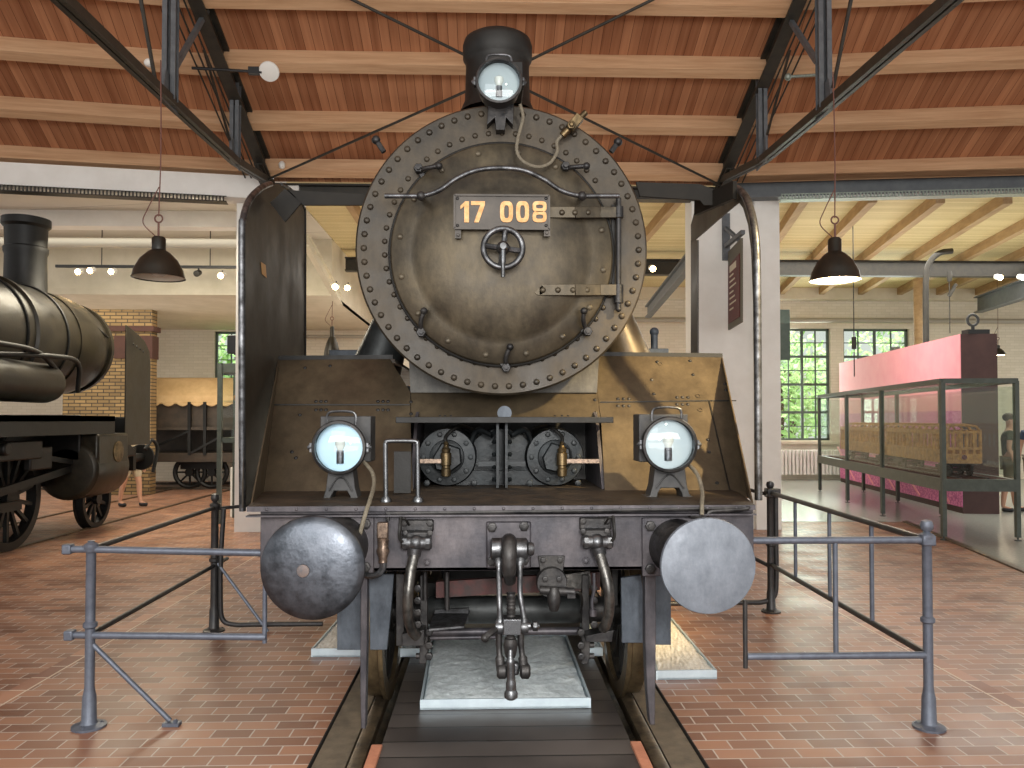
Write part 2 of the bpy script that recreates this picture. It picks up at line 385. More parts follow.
def bay(xt, ang, sgn, px, tys):
    M = Matrix.Translation((xt, 12, 0)) @ Matrix.Rotation(ang, 4, 'Z'); Mi = M.inverted()
    a = Mi.to_3x3() @ V((0, -1, 0)); L = 10.
    b = B(); q = [(0, .2), (a.x * L, a.y * L), (sgn * 11, a.y * L), (sgn * 11, .2)]
    b.prism([(x, y, 5.5 - SL * y) for x, y in q], (0, 0, .06))
    o = b.build('ceiling', 'plank_roof'); o['kind'] = 'structure'; o.matrix_world = M
    nn = M.to_3x3() @ V((0, SL, 1))
    for ty in tys + [None]:
        if ty is None: y = -.25
        else: y = (Mi @ RP(px, ty, (xt, 12, 5.5), nn)).y
        b = B(); n = V((0, SL, 1)).normalized(); t = V((0, 1, -SL)).normalized()
        c = V((0, y, 5.5 - SL * y)) + t * .08 - n * .11
        b.bar((a.x * -y / -a.y if y < 0 else 0, c.y, c.z), (sgn * 11, c.y, c.z), .16, .22, up=n)
        purlin(b).matrix_world = M
    return M
ML = bay(XL, R(9), -1, 120, [-24, 46, 104, 152])
MR = bay(XR, R(-7), 1, 900, [-20, 51, 109, 159])
# ---- roof trusses
def truss(xt, bc, posts, diag, lab, side):
    t = thing('roof_truss', (xt, 12, 5.2), lab, 'truss')
    b = B(); b.ibeam((xt, 12.0, roofz(12) - .16), (xt, 2.2, roofz(2.2) - .16), .16, .26, .025); b.build('top_chord', 'truss_dark', t)
    B_ = [PX(x, y, xt) for x, y in bc]; B_.append(V((xt, 2.2, B_[-1].z))); b = B()
    for p, q in zip(B_, B_[1:]):
        for s in (-.034, .034): b.bar(p + V((s, 0, 0)), q + V((s, 0, 0)), .05, .095)
    b.build('bottom_chord', 'truss_dark', t, .004)
    for x, y, w in posts:
        p = PX(x, y, xt); b = B()
        for s in (-1, 1): b.ibeam(p + V((s * w, 0, -.05)), V((p.x + s * w, p.y, roofz(p.y) - .05)), .05, .1, .012, up=(0, 1, 0))
        b.build('post', 'truss_grey', t)
        b = B(); b.prism([p + V((-.01, -.2, -.10)), p + V((-.01, .2, -.12)), p + V((-.01, .14, .2)), p + V((-.01, -.14, .22))], (.02, 0, 0)); b.build('gusset_plate', 'truss_grey', t)
    for x0, y0, x1, y1, w, m in diag:
        b = B(); b.bar(PX(x0, y0, xt), PX(x1, y1, xt), w); b.build('diagonal', m, t)
    for k in range(3):
        x = xt - side * (.12 + .09 * k); b = B(); b.tube([(x, 11.7, roofz(11.7) - .3), (x, 7, roofz(7) - .3), (x, 3, roofz(3) - .3)], .012, 6)
        b.build('conduit', 'truss_dark', t)
    b = B(); b.ibeam((xt, 12.0, roofz(12) - .34), (xt, 11.3, roofz(11.3) - .42), .12, .12, .02); b.build('bearing', 'truss_dark', t)
    return t
truss(XL, [(271, 183), (235, 161), (170, 101), (60, -3), (20, -40)], [(235, 157, .035), (170, 96, .045)],
      [(176, 66, 214, -2, .05, 'truss_grey'), (157, 90, 140, -5, .03, 'truss_dark'), (230, 140, 204, 50, .025, 'truss_dark')],
      'dark steel roof truss on the left above the solid smoke deflector', 1)
truss(XR, [(717, 183), (763, 160), (825, 108), (950, 0), (985, -30)], [(762, 157, .035), (824, 104, .045)],
      [(817, 62, 776, -2, .05, 'truss_grey'), (833, 88, 852, -5, .03, 'truss_dark'), (767, 135, 790, 50, .025, 'truss_dark')],
      'dark steel roof truss on the right above the pillar with hanging sign', -1)
def rod(a, c, lab, r=.018):
    o = V(ROOF_O) - V((0, 0, .36)); b = B(); A_ = RP(a[0], a[1], o, ROOF_N); C_ = RP(c[0], c[1], o, ROOF_N); k = ((XL if a[0] < 500 else XR) - C_.x) / (A_.x - C_.x); A_ = C_ + (A_ - C_) * k
    b.cyl(A_, C_, r, n=8)
    tag(b.build('bracing_rod', 'truss_dark'), lab, 'rod', 'crossed bracing rods under the roof')
rod((345, -4), (487, 66), 'thin dark bracing rod from the top edge down to the left of the chimney')
rod((660, -4), (510, 70), 'thin dark bracing rod from the top edge down to the right of the chimney')
rod((280, 174), (478, 86), 'thin dark bracing rod rising from the left truss foot behind the boiler')
rod((722, 186), (515, 84), 'thin dark bracing rod rising from the right truss foot behind the boiler')
# ---- beams over the pillars
b = B(); b.ibeam((XL - .4, 12.1, 5.24), (XR + .5, 12.1, 5.24), .2, .2, .03); struct(b, 'trim_beam_middle', 'truss_dark')
b = B(); b.bb((-11, -.25, 5.02), (0, .15, 5.36)); o = struct(b, 'trim_beam_left', 'white_paint', bevel=.01); o.matrix_world = ML
b = B(); b.ibeam((.2, -.05, 5.27), (11, -.05, 5.27), .22, .30, .03); o = struct(b, 'trim_beam_right', 'slate_beam'); o.matrix_world = MR
def tray(M, s, x0, x1, z, lab, m):
    b = B(); k = 0; x = x0
    b.bb((x0, -.3, z), (x1, -.29, z + .012)); b.bb((x0, -.3, z + .075), (x1, -.29, z + .087)); b.bb((x0, -.3, z), (x1, -.12, z + .006))
    while x < x1: b.bb((x, -.3, z + .01), (x + .02, -.29, z + .08)); x += .05
    o = b.build('cable_tray', m); o.matrix_world = M; tag(o, lab, 'cable tray')
tray(ML, -1, -10, -.6, 4.935, 'dark perforated cable tray under the white beam on the left', 'truss_dark')
tray(MR, 1, .9, 10, 5.034, 'galvanised perforated cable tray under the grey steel beam on the right', 'galv')
# ---- pillars
b = B(); b.bb((P(236, 300, 12).x, 12, 0), (XL + .42, 12.5, 5.3)); struct(b, 'pillar_left', 'white_paint')
b = B(); b.bb((P(755, 300, 12).x, 12, 0), (P(780, 300, 12).x, 12.5, 5.2)); struct(b, 'pillar_right', 'white_paint')
b = B(); b.bb((P(692, 300, 12.1).x, 12.1, 0), (P(755, 300, 12.1).x - .002, 12.5, 5.28)); struct(b, 'pillar_panel', 'white_paint')
# ---- annex: ceiling, rafters, walls
b = B(); b.bb((-3.3, 12.4, 5.42), (18, 22.3, 5.5)); struct(b, 'ceiling_annex', 'plank_annex')
b = B(); b.bb((-18, 12.4, 5.40), (-3.3, 16.1, 5.5)); struct(b, 'ceiling_left', 'board_white')
b = B(); b.bb((-18, 16.1, 4.22), (-3.3, 22.3, 4.3)); struct(b, 'ceiling_low', 'cream_paint')
for k, xx in enumerate((-2.4, -1.3, -.2, .9, 2.0, 3.0)):
    b = B(); b.bar((xx, 12.4, 5.33), (xx, 22, 5.33), .12, .2); o = b.build('trim_rafter', 'rafter', bevel=.004); o['kind'] = 'structure'
for k in range(10):
    x0 = 3.9 + k * 1.12; b = B(); b.bar((x0, 12.4, 5.33), (x0 + 2.1, 22, 5.33), .14, .2); o = b.build('trim_rafter', 'rafter', bevel=.004); o['kind'] = 'structure'
b = B(); b.ibeam((-3.2, 17, 5.08), (3.0, 17, 5.08), .2, .3, .03); b.ibeam((3.0, 17, 5.06), (17, 17, 5.06), .2, .34, .03); struct(b, 'trim_beam_annex', 'truss_dark')
def wall(name, x0, x1, y, z1, holes, m='brick_white', z0=0):
    b = B(); x = x0
    for h in holes:
        b.bb((x, y, z0), (h[0], y + .3, z1)); b.bb((h[0], y, z0), (h[1], y + .3, h[2])); b.bb((h[0], y, h[3]), (h[1], y + .3, z1)); x = h[1]
    b.bb((x, y, z0), (x1, y + .3, z1)); struct(b, name, m)
WR = [(7.35, 9.70, 1.12, 4.32), (10.08, 12.0, 1.12, 4.32)]; WL = [(-7.75, -6.0, 2.2, 4.18)]
wall('wall_back', -3.3, 18, 22, 5.42, WR); wall('wall_back_left', -18, -3.3, 22, 4.22, WL)
b = B(); b.bb((-3.4, 16, 4.22), (-3.3, 22.3, 5.5)); struct(b, 'wall_upper_side', 'cream_paint')
b = B(); b.bb((-18, 16, 4.22), (-3.4, 16.1, 5.4)); b.bb((-18, 15.85, 4.22), (-3.3, 16.0, 4.34)); struct(b, 'wall_upper_left', 'cream_paint')
b = B(); b.bb((-18, 13.9, 5.12), (-3.5, 14.2, 5.40)); struct(b, 'trim_4', 'white_paint')
b = B(); b.bb((3.0, 21.6, 5.1), (17, 21.95, 5.42)); struct(b, 'trim_5', 'cream_paint')
nw = [0]
def window(h, y, cols, rows, hz):
    nw[0] += 1; x0, x1, z0, z1 = h; b = B(); w = .06
    b.bb((x0, y, z0), (x0 + w, y + .08, z1)); b.bb((x1 - w, y, z0), (x1, y + .08, z1)); b.bb((x0, y, z1 - w), (x1, y + .08, z1)); b.bb((x0, y, z0), (x1, y + .08, z0 + w))
    for i in range(1, cols):
        x = x0 + (x1 - x0) * i / cols; t = .035 if i % 2 == 0 else .014; b.bb((x - t, y + .01, z0), (x + t, y + .06, z1))
    for i in range(1, rows):
        z = z0 + (z1 - z0) * i / rows; t = .035 if i in hz else .012; b.bb((x0, y + .015, z - t), (x1, y + .055, z + t))
    f = b.build('window_%d' % nw[0], 'window_frame'); f['kind'] = 'structure'
    g = B(); g.bb((x0 + .01, y + .03, z0 + .01), (x1 - .01, y + .036, z1 - .01)); g.build('window_glass', 'glass', f)
window(WR[0], 22.1, 6, 8, (2, 4, 6)); window(WR[1], 22.1, 4, 8, (2, 4, 6)); window(WL[0], 22.1, 4, 5, (2,))
b = B(); b.bb((WR[0][0] - .1, 21.85, 1.02), (WR[1][1] + .1, 22.02, 1.1)); struct(b, 'trim_sill', 'cream_paint')
# yellow brick pier with dark cornice
b = B(); b.bb((-9.75, 18, 0), (P(152, 300, 18).x, 18.3, 4.22)); struct(b, 'wall_pier', 'brick_yellow')
b = B(); b.bb((-9.8, 17.95, 3.72), (P(153, 300, 18).x + .04, 18.35, 3.84)); b.bb((-8.6, 17.97, 3.1), (P(152, 300, 18).x + .03, 18.32, 3.62)); struct(b, 'trim_6', 'dark_red')
# pipes
def pipe(name, a, c, r, m, lab): b = B(); b.cyl(a, c, r, n=14); tag(b.build(name, m), lab, 'pipe')
pipe('ceiling_pipe', (-17, 14.6, 4.98), (-3.4, 14.6, 4.98), .09, 'pipe_white', 'thick white pipe under the ceiling of the left annex')
pipe('wall_pipe', (3.2, 21.6, 4.5), (16, 21.6, 4.5), .07, 'pipe_white', 'white pipe along the back wall above the big green windows')
pipe('wall_pipe', (-6, 21.6, 4.0), (3.0, 21.6, 4.0), .05, 'pipe_white', 'white pipe on the back wall seen beside the boiler')
# slanting girders
for a, c, w, lab in ((P(692, 258, 13.2), P(648, 312, 18), .2, 'grey green slanting girder between boiler and right pillar'),
                     (P(1040, 284, 16), P(978, 305, 20), .3, 'grey green slanting girder above the person at the far right'),
                     (P(306, 240, 13.2), P(340, 300, 15.6), .16, 'cream slanting girder between solid smoke deflector and boiler')):
    b = B(); b.ibeam(a, c, w * .7, w * 1.4, .03); tag(b.build('slanting_girder', 'slate_beam' if 'green' in lab else 'cream_paint'), lab, 'girder')
# wooden post and bent drain pipe
b = B(); b.cyl((P(920, 300, 19).x, 19, 0), (P(920, 300, 19).x, 19, 5.2), .155, .145, 16); tag(b.build('wooden_post', 'rafter'), 'round wooden post standing behind the pink display wall', 'post')
b = B(); b.tube([V((P(926, 330, 16).x, 16, 3.27)), P(926, 330, 16), P(926, 280, 16), P(930, 262, 16), P(940, 253, 16), P(952, 251, 16)], .06, 10); tag(b.build('bent_pipe', 'truss_dark'), 'dark green bent pipe beside the round wooden post', 'pipe')
# radiator
rd = thing('radiator', (9.3, 21.8, 0), 'cream ribbed radiator under the big green window', 'radiator')
for i in range(26):
    x = 7.9 + i * .105; b = B(); b.bb((x, 21.62, .16), (x + .07, 21.8, .86)); b.build('rib', 'white_paint', rd, .02)
b = B(); b.cyl((7.85, 21.72, .2), (10.6, 21.72, .2), .03); b.build('pipe', 'white_paint', rd)
b = B(); b.bb((8.0, 21.66, 0), (8.05, 21.78, .2)); b.build('foot', 'white_paint', rd); b = B(); b.bb((10.5, 21.66, 0), (10.55, 21.78, .2)); b.build('foot', 'white_paint', rd)
# dark banner panel beside pillar
b = B(); b.bb((P(779, 300, 13.5).x, 13.5, P(0, 358, 13.5).z), (P(790, 300, 13.5).x, 13.56, P(0, 306, 13.5).z)); tag(b.build('dark_panel', 'window_frame', bevel=.01), 'narrow dark green panel hanging behind the right edge of the right pillar', 'panel')
# ---- trees outside
def tree(x, y, h, r, lab):
    t = thing('tree', (x, y, 0), lab, 'tree', 'trees outside the windows')
    b = B(); b.tube([(x, y, -.5), (x + .1, y, h * .4), (x - .1, y, h * .8)], [.16] * 13, 8); b.build('trunk', 'bark', t)
    b = B(); rn = random.Random(int(x * 10))
    for i in range(1900):
        a = rn.random() * 2 * PI; u = rn.random() ** .4; q = math.acos(2 * rn.random() - 1)
        c = V((x + r * u * math.sin(q) * math.cos(a), y + r * .7 * u * math.sin(q) * math.sin(a), h * .55 + h * .5 * u * math.cos(q)))
        d = V((rn.uniform(-1, 1), rn.uniform(-1, 1), rn.uniform(-1, 1))).normalized(); e = d.orthogonal().normalized(); s = rn.uniform(.08, .16)
        b.vf([c - d * s, c + e * s * .6, c + d * s, c - e * s * .6], [(0, 1, 2, 3)])
    b.build('foliage', 'leaf', t)
for x, y, h, r in ((10.0, 27, 5.0, 2.1), (14.6, 27.5, 5.4, 2.2), (12.6, 32.5, 5, 2.4), (-8.6, 27, 5.5, 2.4)): tree(x, y, h, r, 'leafy green tree outside behind the hall windows')
b = B(); b.bb((-30, 22.4, -.6), (40, 60, -.5)); o = struct(b, 'ground_outside', 'leaf')
# ================================================================ THE LOCOMOTIVE 17 008
loco = thing('steam_locomotive', (0, 4, 0), 'large dark brown steam locomotive numbered 17 008 standing head-on on its track', 'locomotive')
def part(b, name, m, parent=None, bevel=0, label=None, sm=40):
    o = b.build(name, m, parent or loco, bevel, sm)
    if label: o['label'] = label
    return o
YS = 5.10; PM = F / YS
SC = P(502, 249, YS)              # smokebox centre on the front plane
def S(px, py, dy=0.0): return P(px, py, YS - dy)
RS = .960
# barrel and boiler
b = B(); b.lathe([(RS - .03, .02), (RS - .02, 2.0), (RS - .06, 2.05), (RS - .06, 6.5)], SC, (0, 1, 0), 72)
part(b, 'smokebox', 'boiler_black')
# front ring
b = B(); b.lathe([(.70, .05), (.70, 0), (RS - .012, 0), (RS, .012), (RS, .06), (RS - .03, .08)], SC, (0, 1, 0), 96, caps=False)
ring = part(b, 'smokebox_front', 'boiler_black')
b = B()
for k in range(62):
    a = 2 * PI * (k + .5) / 62; b.rivet(SC + V((math.sin(a) * .903, 0, math.cos(a) * .903)), .0225)
for k in range(54):
    a = 2 * PI * k / 54
    if k in (9, 10, 11, 12, 13, 14, 15, 16): continue
    b.rivet(SC + V((math.sin(a) * .768, 0, math.cos(a) * .768)), .020)
part(b, 'rivet_rows', 'boiler_black', ring)['kind'] = 'stuff'
# door
DC = S(502, 254, 0.03); RD = .725
b = B(); b.lathe([(RD, .03), (RD, -.012), (RD - .012, -.024), (RD - .13, -.026), (RD - .17, -.045), (RD - .25, -.082), (RD - .42, -.118), (RD - .6, -.132), (0, -.136)], DC, (0, 1, 0), 96)
door = part(b, 'smokebox_door', 'door_metal', sm=60)
b = B(); b.torus(DC + V((0, .004, 0)), RD + .006, .010, (0, 1, 0), 96, 8); part(b, 'door_seal', 'dark_black', door)
b = B()
for k in range(16):
    a = 2 * PI * (k + .4) / 16; b.rivet(DC + V((math.sin(a) * (RD - .055), -.024, math.cos(a) * (RD - .055))), .022, h=.012)
part(b, 'door_studs', 'door_metal', door)['kind'] = 'stuff'
# clamps
for (x0, y0, x1, y1, bx, by) in ((419, 170, 439, 166, 427, 182), (565, 168, 586.5, 166, 578, 180), (421.5, 333, 424, 311, 433, 329), (587, 332, 584, 311, 575, 326), (506, 368, 510, 347, 497, 356)):
    b = B(); b.tube([S(x0, y0, .06), S((x0 + x1) / 2 - 2, (y0 + y1) / 2, .10), S(x1, y1, .12)], .015, 10); b.sph(S(x1, y1, .12), .024); b.nut(S(x0, y0, .04), .032, h=.05)
    q0 = S(bx, by, .035); tq = (q0 - DC); tq.y = 0; tq = V((tq.z, 0, -tq.x)).normalized() * .05
    b.bar(q0 - tq, q0 + tq, .04, .022, up=(0, 1, 0)); b.bar(S(x0, y0, .04), q0, .03, .02, up=(0, 1, 0))
    part(b, 'door_clamp', 'iron', door)
# door plates: small oval pads
# hinges
for x0, x1, ya, yb in ((549, 622, 207, 218), (539, 622, 284.5, 295.5)):
    b = B(); n = 12; y0 = (ya + yb) / 2; p0 = S(x0, y0, .13); p1 = S(575, y0, .13); p2 = S(600, y0, .075); p3 = S(622, y0, .06)
    for p, q in ((p0, p1), (p1, p2), (p2, p3)): b.bar(p, q, .022, .072)
    if x0 < 545: b.cyl(p0 + V((0, -.011, 0)), p0 + V((0, .011, 0)), .036)
    part(b, 'hinge_strap', 'door_metal', door, .003)
    b = B()
    for x in ((562, 575, 588) if x0 > 545 else (543, 558, 573, 587)): b.rivet(S(x, y0, .142 if x < 580 else .11), .02)
    part(b, 'hinge_bolts', 'door_metal', door)['kind'] = 'stuff'
b = B(); b.cyl(S(618.5, 198, .05), S(618.5, 309, .05), .018); b.cyl(S(618.5, 207, .05), S(618.5, 218, .05), .032); b.cyl(S(618.5, 285, .05), S(618.5, 303, .05), .032); b.sph(S(618.5, 309, .05), .02)
part(b, 'hinge_pin', 'iron', door)
b = B(); b.bar(S(613, 205, .01), S(613, 292, .01), .02, .02); part(b, 'hinge_shadow_bar', 'dark_black', door).name = 'hinge_shade_strip'  # dark bar standing in for the shadow beside the hinge pin
# hand wheel
hw = S(503, 248, .26)
b = B(); b.torus(hw, .122, .019, (0, 1, 0), 40, 10)
for k in range(4):
    a = k * PI / 2 + R(8); d = V((math.sin(a), 0, math.cos(a))); b.tube([hw + d * .02, hw + d * .07 + V((0, .012, 0)), hw + d * .125], .018, 8)
b.lathe([(.04, .03), (.042, -.01), (.03, -.03)], hw, (0, 1, 0), 20); b.cyl(hw + V((0, .02, 0)), hw + V((0, .16, 0)), .025)
part(b, 'hand_wheel', 'steel', door)
b = B(); b.lathe([(.034, 0), (.034, -.03), (.02, -.045), (0, -.046)], hw + V((0, -.02, 0)), (0, 1, 0), 18); b.tube([hw + V((0, -.045, 0)), P(503, 262, YS - .31), P(503, 277, YS - .31)], [.017] * 7 + [.013] * 6, 10)
part(b, 'locking_handle', 'bright_steel', door)
# number plate
y = YS - .20
b = B(); a = P(454.5, 228.5, y); c = P(549, 196, y); b.bb(a, (c.x, y + .014, c.z)); npl = part(b, 'number_plate', 'numplate', door, .004)
b = B(); w = .012
for p, q in (((a.x, a.z), (c.x, a.z)), ((a.x, c.z), (c.x, c.z)), ((a.x, a.z), (a.x, c.z)), ((c.x, a.z), (c.x, c.z))):
    b.bar((p[0], y - .004, p[1]), (q[0], y - .004, q[1]), w, w)
part(b, 'plate_border', 'numplate', npl)
for x, yy in ((458, 234), (547, 232)):
    b = B(); b.bb(P(x - 3, yy - 5, y + .01), P(x + 3, yy + 5, y + .03)); b.nut(P(x, yy + 1, y + .01), .012); part(b, 'plate_bracket', 'numplate', npl)
b = B()
for x, yy in ((457.5, 198.5), (457.5, 225.5), (546, 198.5), (546, 225.5)): b.rivet(P(x, yy, y), .011)
part(b, 'plate_screws', 'iron', npl)['kind'] = 'stuff'
# digits: flat plates with bevelled strokes
def stroke_digit(ch, x0, x1, yt, yb):
    bl = P(x0, yb, y); tr = P(x1, yt, y); W = tr.x - bl.x; H = tr.z - bl.z; t = .022 if ch == '8' else .026
    def L2(p): return V((bl.x + p[0] * W, y - .006, bl.z + p[1] * H))
    b = B(); u = t / 2 / W; v = t / 2 / H
    def ring_(cz, hh):
        m = 28; o = []; i_ = []
        for k in range(m):
            an = 2 * PI * k / m; cx = math.copysign(abs(math.cos(an)) ** .62, math.cos(an)); sz = math.copysign(abs(math.sin(an)) ** .62, math.sin(an))
            o.append((bl.x + W / 2 + cx * W / 2, bl.z + cz * H + sz * hh * H / 2)); i_.append((bl.x + W / 2 + cx * (W / 2 - t), bl.z + cz * H + sz * (hh * H / 2 - t)))
        vs = []
        for yy in (y + .002, y - .008):
            vs += [V((p[0], yy, p[1])) for p in o] + [V((p[0], yy, p[1])) for p in i_]
        fs = []
        for k in range(m):
            j = (k + 1) % m
            fs += [(k, j, m + j, m + k), (2 * m + k, 3 * m + k, 3 * m + j, 2 * m + j), (k, 2 * m + k, 2 * m + j, j), (m + k, m + j, 3 * m + j, 3 * m + k)]
        b.vf(vs, fs)
    if ch == '0': ring_(.5, 1)
    elif ch == '8': ring_(.745, .51); ring_(.265, .53)
    elif ch == '1': b.prism([L2(p) for p in ((.45, 0), (.45, .78), (.05, .62), (.05, .78), (.55, 1), (.95, 1), (.95, 0))], (0, .008, 0))
    elif ch == '7': b.prism([L2(p) for p in ((0, 1), (1, 1), (1, .84), (.55, 0), (.22, 0), (.66, .82), (0, .82))], (0, .008, 0))
    return part(b, 'digit', 'digit', npl)
for ch, x0, x1 in (('1', 460, 469.5), ('7', 471, 485), ('0', 500, 513), ('0', 516, 529), ('8', 532.5, 546.5)): stroke_digit(ch, x0, x1, 201.5, 222.5)
# handrail over the door
h = .24
hp = [(385, 196, .18), (405, 196, .2), (424, 195.5, .22), (440, 190, h), (456, 179, h), (476, 170.5, h), (500, 168, h), (524, 170.5, h), (545, 180, h), (560, 190, h), (578, 195.5, .22), (600, 196, .2), (619, 196, .18)]
b = B(); b.tube([S(*q) for q in hp], .0155, 10); hr = part(b, 'handrail', 'steel')
for x in (421, 582):
    b = B(); b.cyl(S(x, 196, .23), S(x, 196, .02), .018); b.sph(S(x, 196, .22), .03); b.lathe([(.035, 0), (.035, -.015)], S(x, 196, .02), (0, 1, 0), 16); part(b, 'stanchion', 'iron', hr)
# lifting studs on the ring edge
for x0, y0, x1, y1 in ((384, 152, 376, 140), (611, 152, 618, 142)):
    b = B(); b.tube([P(x0, y0, 5.2), P(x1, y1, 5.2)], .018, 8); b.sph(P(x1, y1, 5.2), .03); part(b, 'lifting_stud', 'iron')
# chimney
cy = 5.75; cb = P(497.5, 108, cy); ct = P(497.5, 30, cy); r = .242
b = B(); hh = (ct.z - cb.z) * .825; rr = r
b.lathe([(rr * 1.18, -.06), (rr * 1.0, .04), (rr * .97, hh * .62), (rr * 1.0, hh * .70), (rr * 1.06, hh * .74), (rr * 1.07, hh * .93), (rr * 1.02, hh * 1.01), (rr * .9, hh * 1.05), (rr * .8, hh * 1.0), (rr * .78, 0)], cb, (0, 0, 1), 40, caps=False)
part(b, 'chimney', 'dark_black')
# pipes from the top lamp to the brass coupling
b = B(); b.tube([S(520, 104, .12), S(523, 118, .1), S(518, 138, .12), S(517, 152, .12), S(524, 162, .13), S(538, 167, .12), S(550, 163, .1), S(557, 152, .08), S(557, 142, .06), S(562, 135, .06)], .011, 8)
part(b, 'lamp_cable', 'cable')
b = B(); b.cyl(S(562, 136, .06), S(570, 128, .07), .025, n=12); b.bar(S(569, 130, .07), S(580, 117, .07), .06, .06); b.cyl(S(580, 118, .07), S(586, 112, .07), .02, n=10); b.nut(S(571, 126, .1), .03)
part(b, 'cable_coupling', 'brass', bevel=.004, label='brass cable coupling')
# saddle plate under the smokebox
# ---- apron
AO = V((0, 4.85, 1.264)); AN = V((0, -.886, .85)); AN.normalize(); AT = -AN * .014
def AP(x, y): return RP(x, y, AO, AN)
def panel(name, poly, label=None):
    b = B(); b.prism([AP(*p) for p in poly], AT); o = part(b, name, 'apron', bevel=.002, label=label); return o
apL = panel('apron_panel', [(278, 359), (390, 359), (410.5, 392), (410.5, 420), (413, 497), (281, 497), (258, 497)])
apR = panel('apron_panel', [(598, 355), (722, 356.5), (750, 497), (605, 497), (601, 420), (597, 392)])
apM = panel('apron_panel', [(411, 392), (597, 392), (600.5, 420), (411, 420)])
for o, seg in ((apL, ((272, 405, 410, 405),)), (apR, ((600, 402.5, 709, 401), (709, 401, 731, 496), (710, 401, 736, 401)))):
    b = B()
    for s in seg: b.bar(AP(s[0], s[1]) + AN * .003, AP(s[2], s[3]) + AN * .003, .008, .008)
    part(b, 'seam', 'dark_black', o)
def bolts(o, l, r=.0135):
    b = B()
    for p in l: b.rivet(AP(*p), r, AN)
    part(b, 'bolts', 'iron', o)['kind'] = 'stuff'
bolts(apL, [(316 + i * 5, yy) for i in range(3) for yy in (401.5, 410)] + [(378 + i * 5, yy) for i in range(3) for yy in (401.5, 410)] + [(411 + 0 * i, 402 + i * 12) for i in range(2)] + [(305, 368), (330, 366), (300, 415), (292, 452), (296, 458)])
bolts(apR, [(618 + i * 5.5, yy) for i in range(3) for yy in (399, 406)] + [(677 + i * 5.5, yy) for i in range(3) for yy in (397.5, 404.5)] + [(657, 362), (690, 361), (693, 375), (652, 380), (654, 394), (725, 384), (726, 390), (708, 440), (709, 452), (717, 483), (595, 400), (596, 413)])
for x, yy in ((698, 396), (700, 410), (660, 364)):
    b = B(); b.torus(AP(x, yy) + AN * .002, .016, .004, AN, 20, 6); part(b, 'round_cover', 'apron', apR)
for o, tri in ((apL, (AP(278.5, 359.5), AP(262, 496), P(250, 506.5, 4.15), P(262, 501, 4.5))), (apR, (AP(721.5, 357), AP(747, 496), P(752, 503, 4.15), P(745, 499, 4.5)))):
    b = B(); b.prism([tri[0], tri[1], tri[2]], (.008, 0, 0)); part(b, 'wing_plate', 'apron', o)
# top edge bars
b = B(); b.bar(AP(279, 358), AP(393, 357), .03, .03); part(b, 'edge_bar', 'dark_black', apL)
b = B(); b.bar(AP(600, 354), AP(722, 355.5), .03, .03); part(b, 'edge_bar', 'dark_black', apR)
# running board tops behind the apron
b = B(); z = AP(340, 359).z; y0 = AP(340, 359).y
for x0, x1 in ((AP(279, 359).x, AP(395, 359).x), (AP(598, 356).x, AP(722, 356).x)): b.bb((x0, y0, z - .02), (x1, 12.3, z))
part(b, 'running_board', 'deck')
# saddle plate
b = B(); b.prism([P(410.5, 392.5, 5.43), P(597, 392.5, 5.43), P(600, 340, 5.43), P(408, 340, 5.43)], (0, .02, 0)); part(b, 'saddle_plate', 'saddle_grey', label='plain grey plate under the smokebox')
# steam pipes left and right of the smokebox
for x0, x1, yb, yt in ((362, 398, 359, 315), (610, 642, 356, 315)):
    b = B(); yy = 6.3; s = 1 if x0 > 500 else -1
    pc = P((x0 + x1) / 2, yb, yy); b.lathe([(.20, -.1), (.16, .3), (.12, .6)], pc, V((-s * .35, 0, 1)), 18); part(b, 'steam_pipe', 'cyl_grey' if s < 0 else 'apron')
# small fittings on the running board
b = B(); q = P(652, 353, 6.6); b.box(q, (.24, .2, .06)); b.cyl(q + V((.02, 0, .03)), q + V((.02, 0, .16)), .03); b.cyl(q + V((-.08, 0, .03)), q + V((-.08, 0, .09)), .02); b.sph(q + V((.02, 0, .18)), .04); part(b, 'lubricator', 'plate_grey', bevel=.005)
b = B(); q = P(347, 355, 6.6); b.box(q, (.26, .2, .07)); part(b, 'lubricator', 'plate_grey', bevel=.005)
# ---- opening: hood, inner walls, cylinders
hd0, hd1 = P(396, 417.5, 4.86), P(613, 417.5, 4.86)
b = B(); b.bb((hd0.x, 4.84, hd0.z - .034), (hd1.x, 5.12, hd0.z + .004)); hood = part(b, 'hood', 'dark_black', bevel=.003)
b = B(); b.lathe([(.045, 0), (.045, .016)], P(504.5, 413, 4.88), (0, 1, 0), 24); part(b, 'round_tab', 'plate_grey', hood)
b = B()
for x in (440, 445, 451, 555, 562, 568): b.rivet(P(x, 416, 4.86), .009, (0, 0, 1))
part(b, 'bolts', 'dark_black', hood)['kind'] = 'stuff'
xa, xb = P(414, 450, 4.95).x, P(601, 450, 4.95).x; zt = hd0.z
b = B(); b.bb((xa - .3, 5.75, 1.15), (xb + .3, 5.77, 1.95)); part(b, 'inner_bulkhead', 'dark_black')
for x, s in ((xa, -1), (xb, 1)):
    b = B(); b.prism([(x, 4.92, 1.265), (x, 5.75, 1.265), (x, 5.75, 1.9), (x, 5.2, zt)], (s * .02, 0, 0)); part(b, 'inner_side', 'beam_paint', label='side plate of the inner recess')
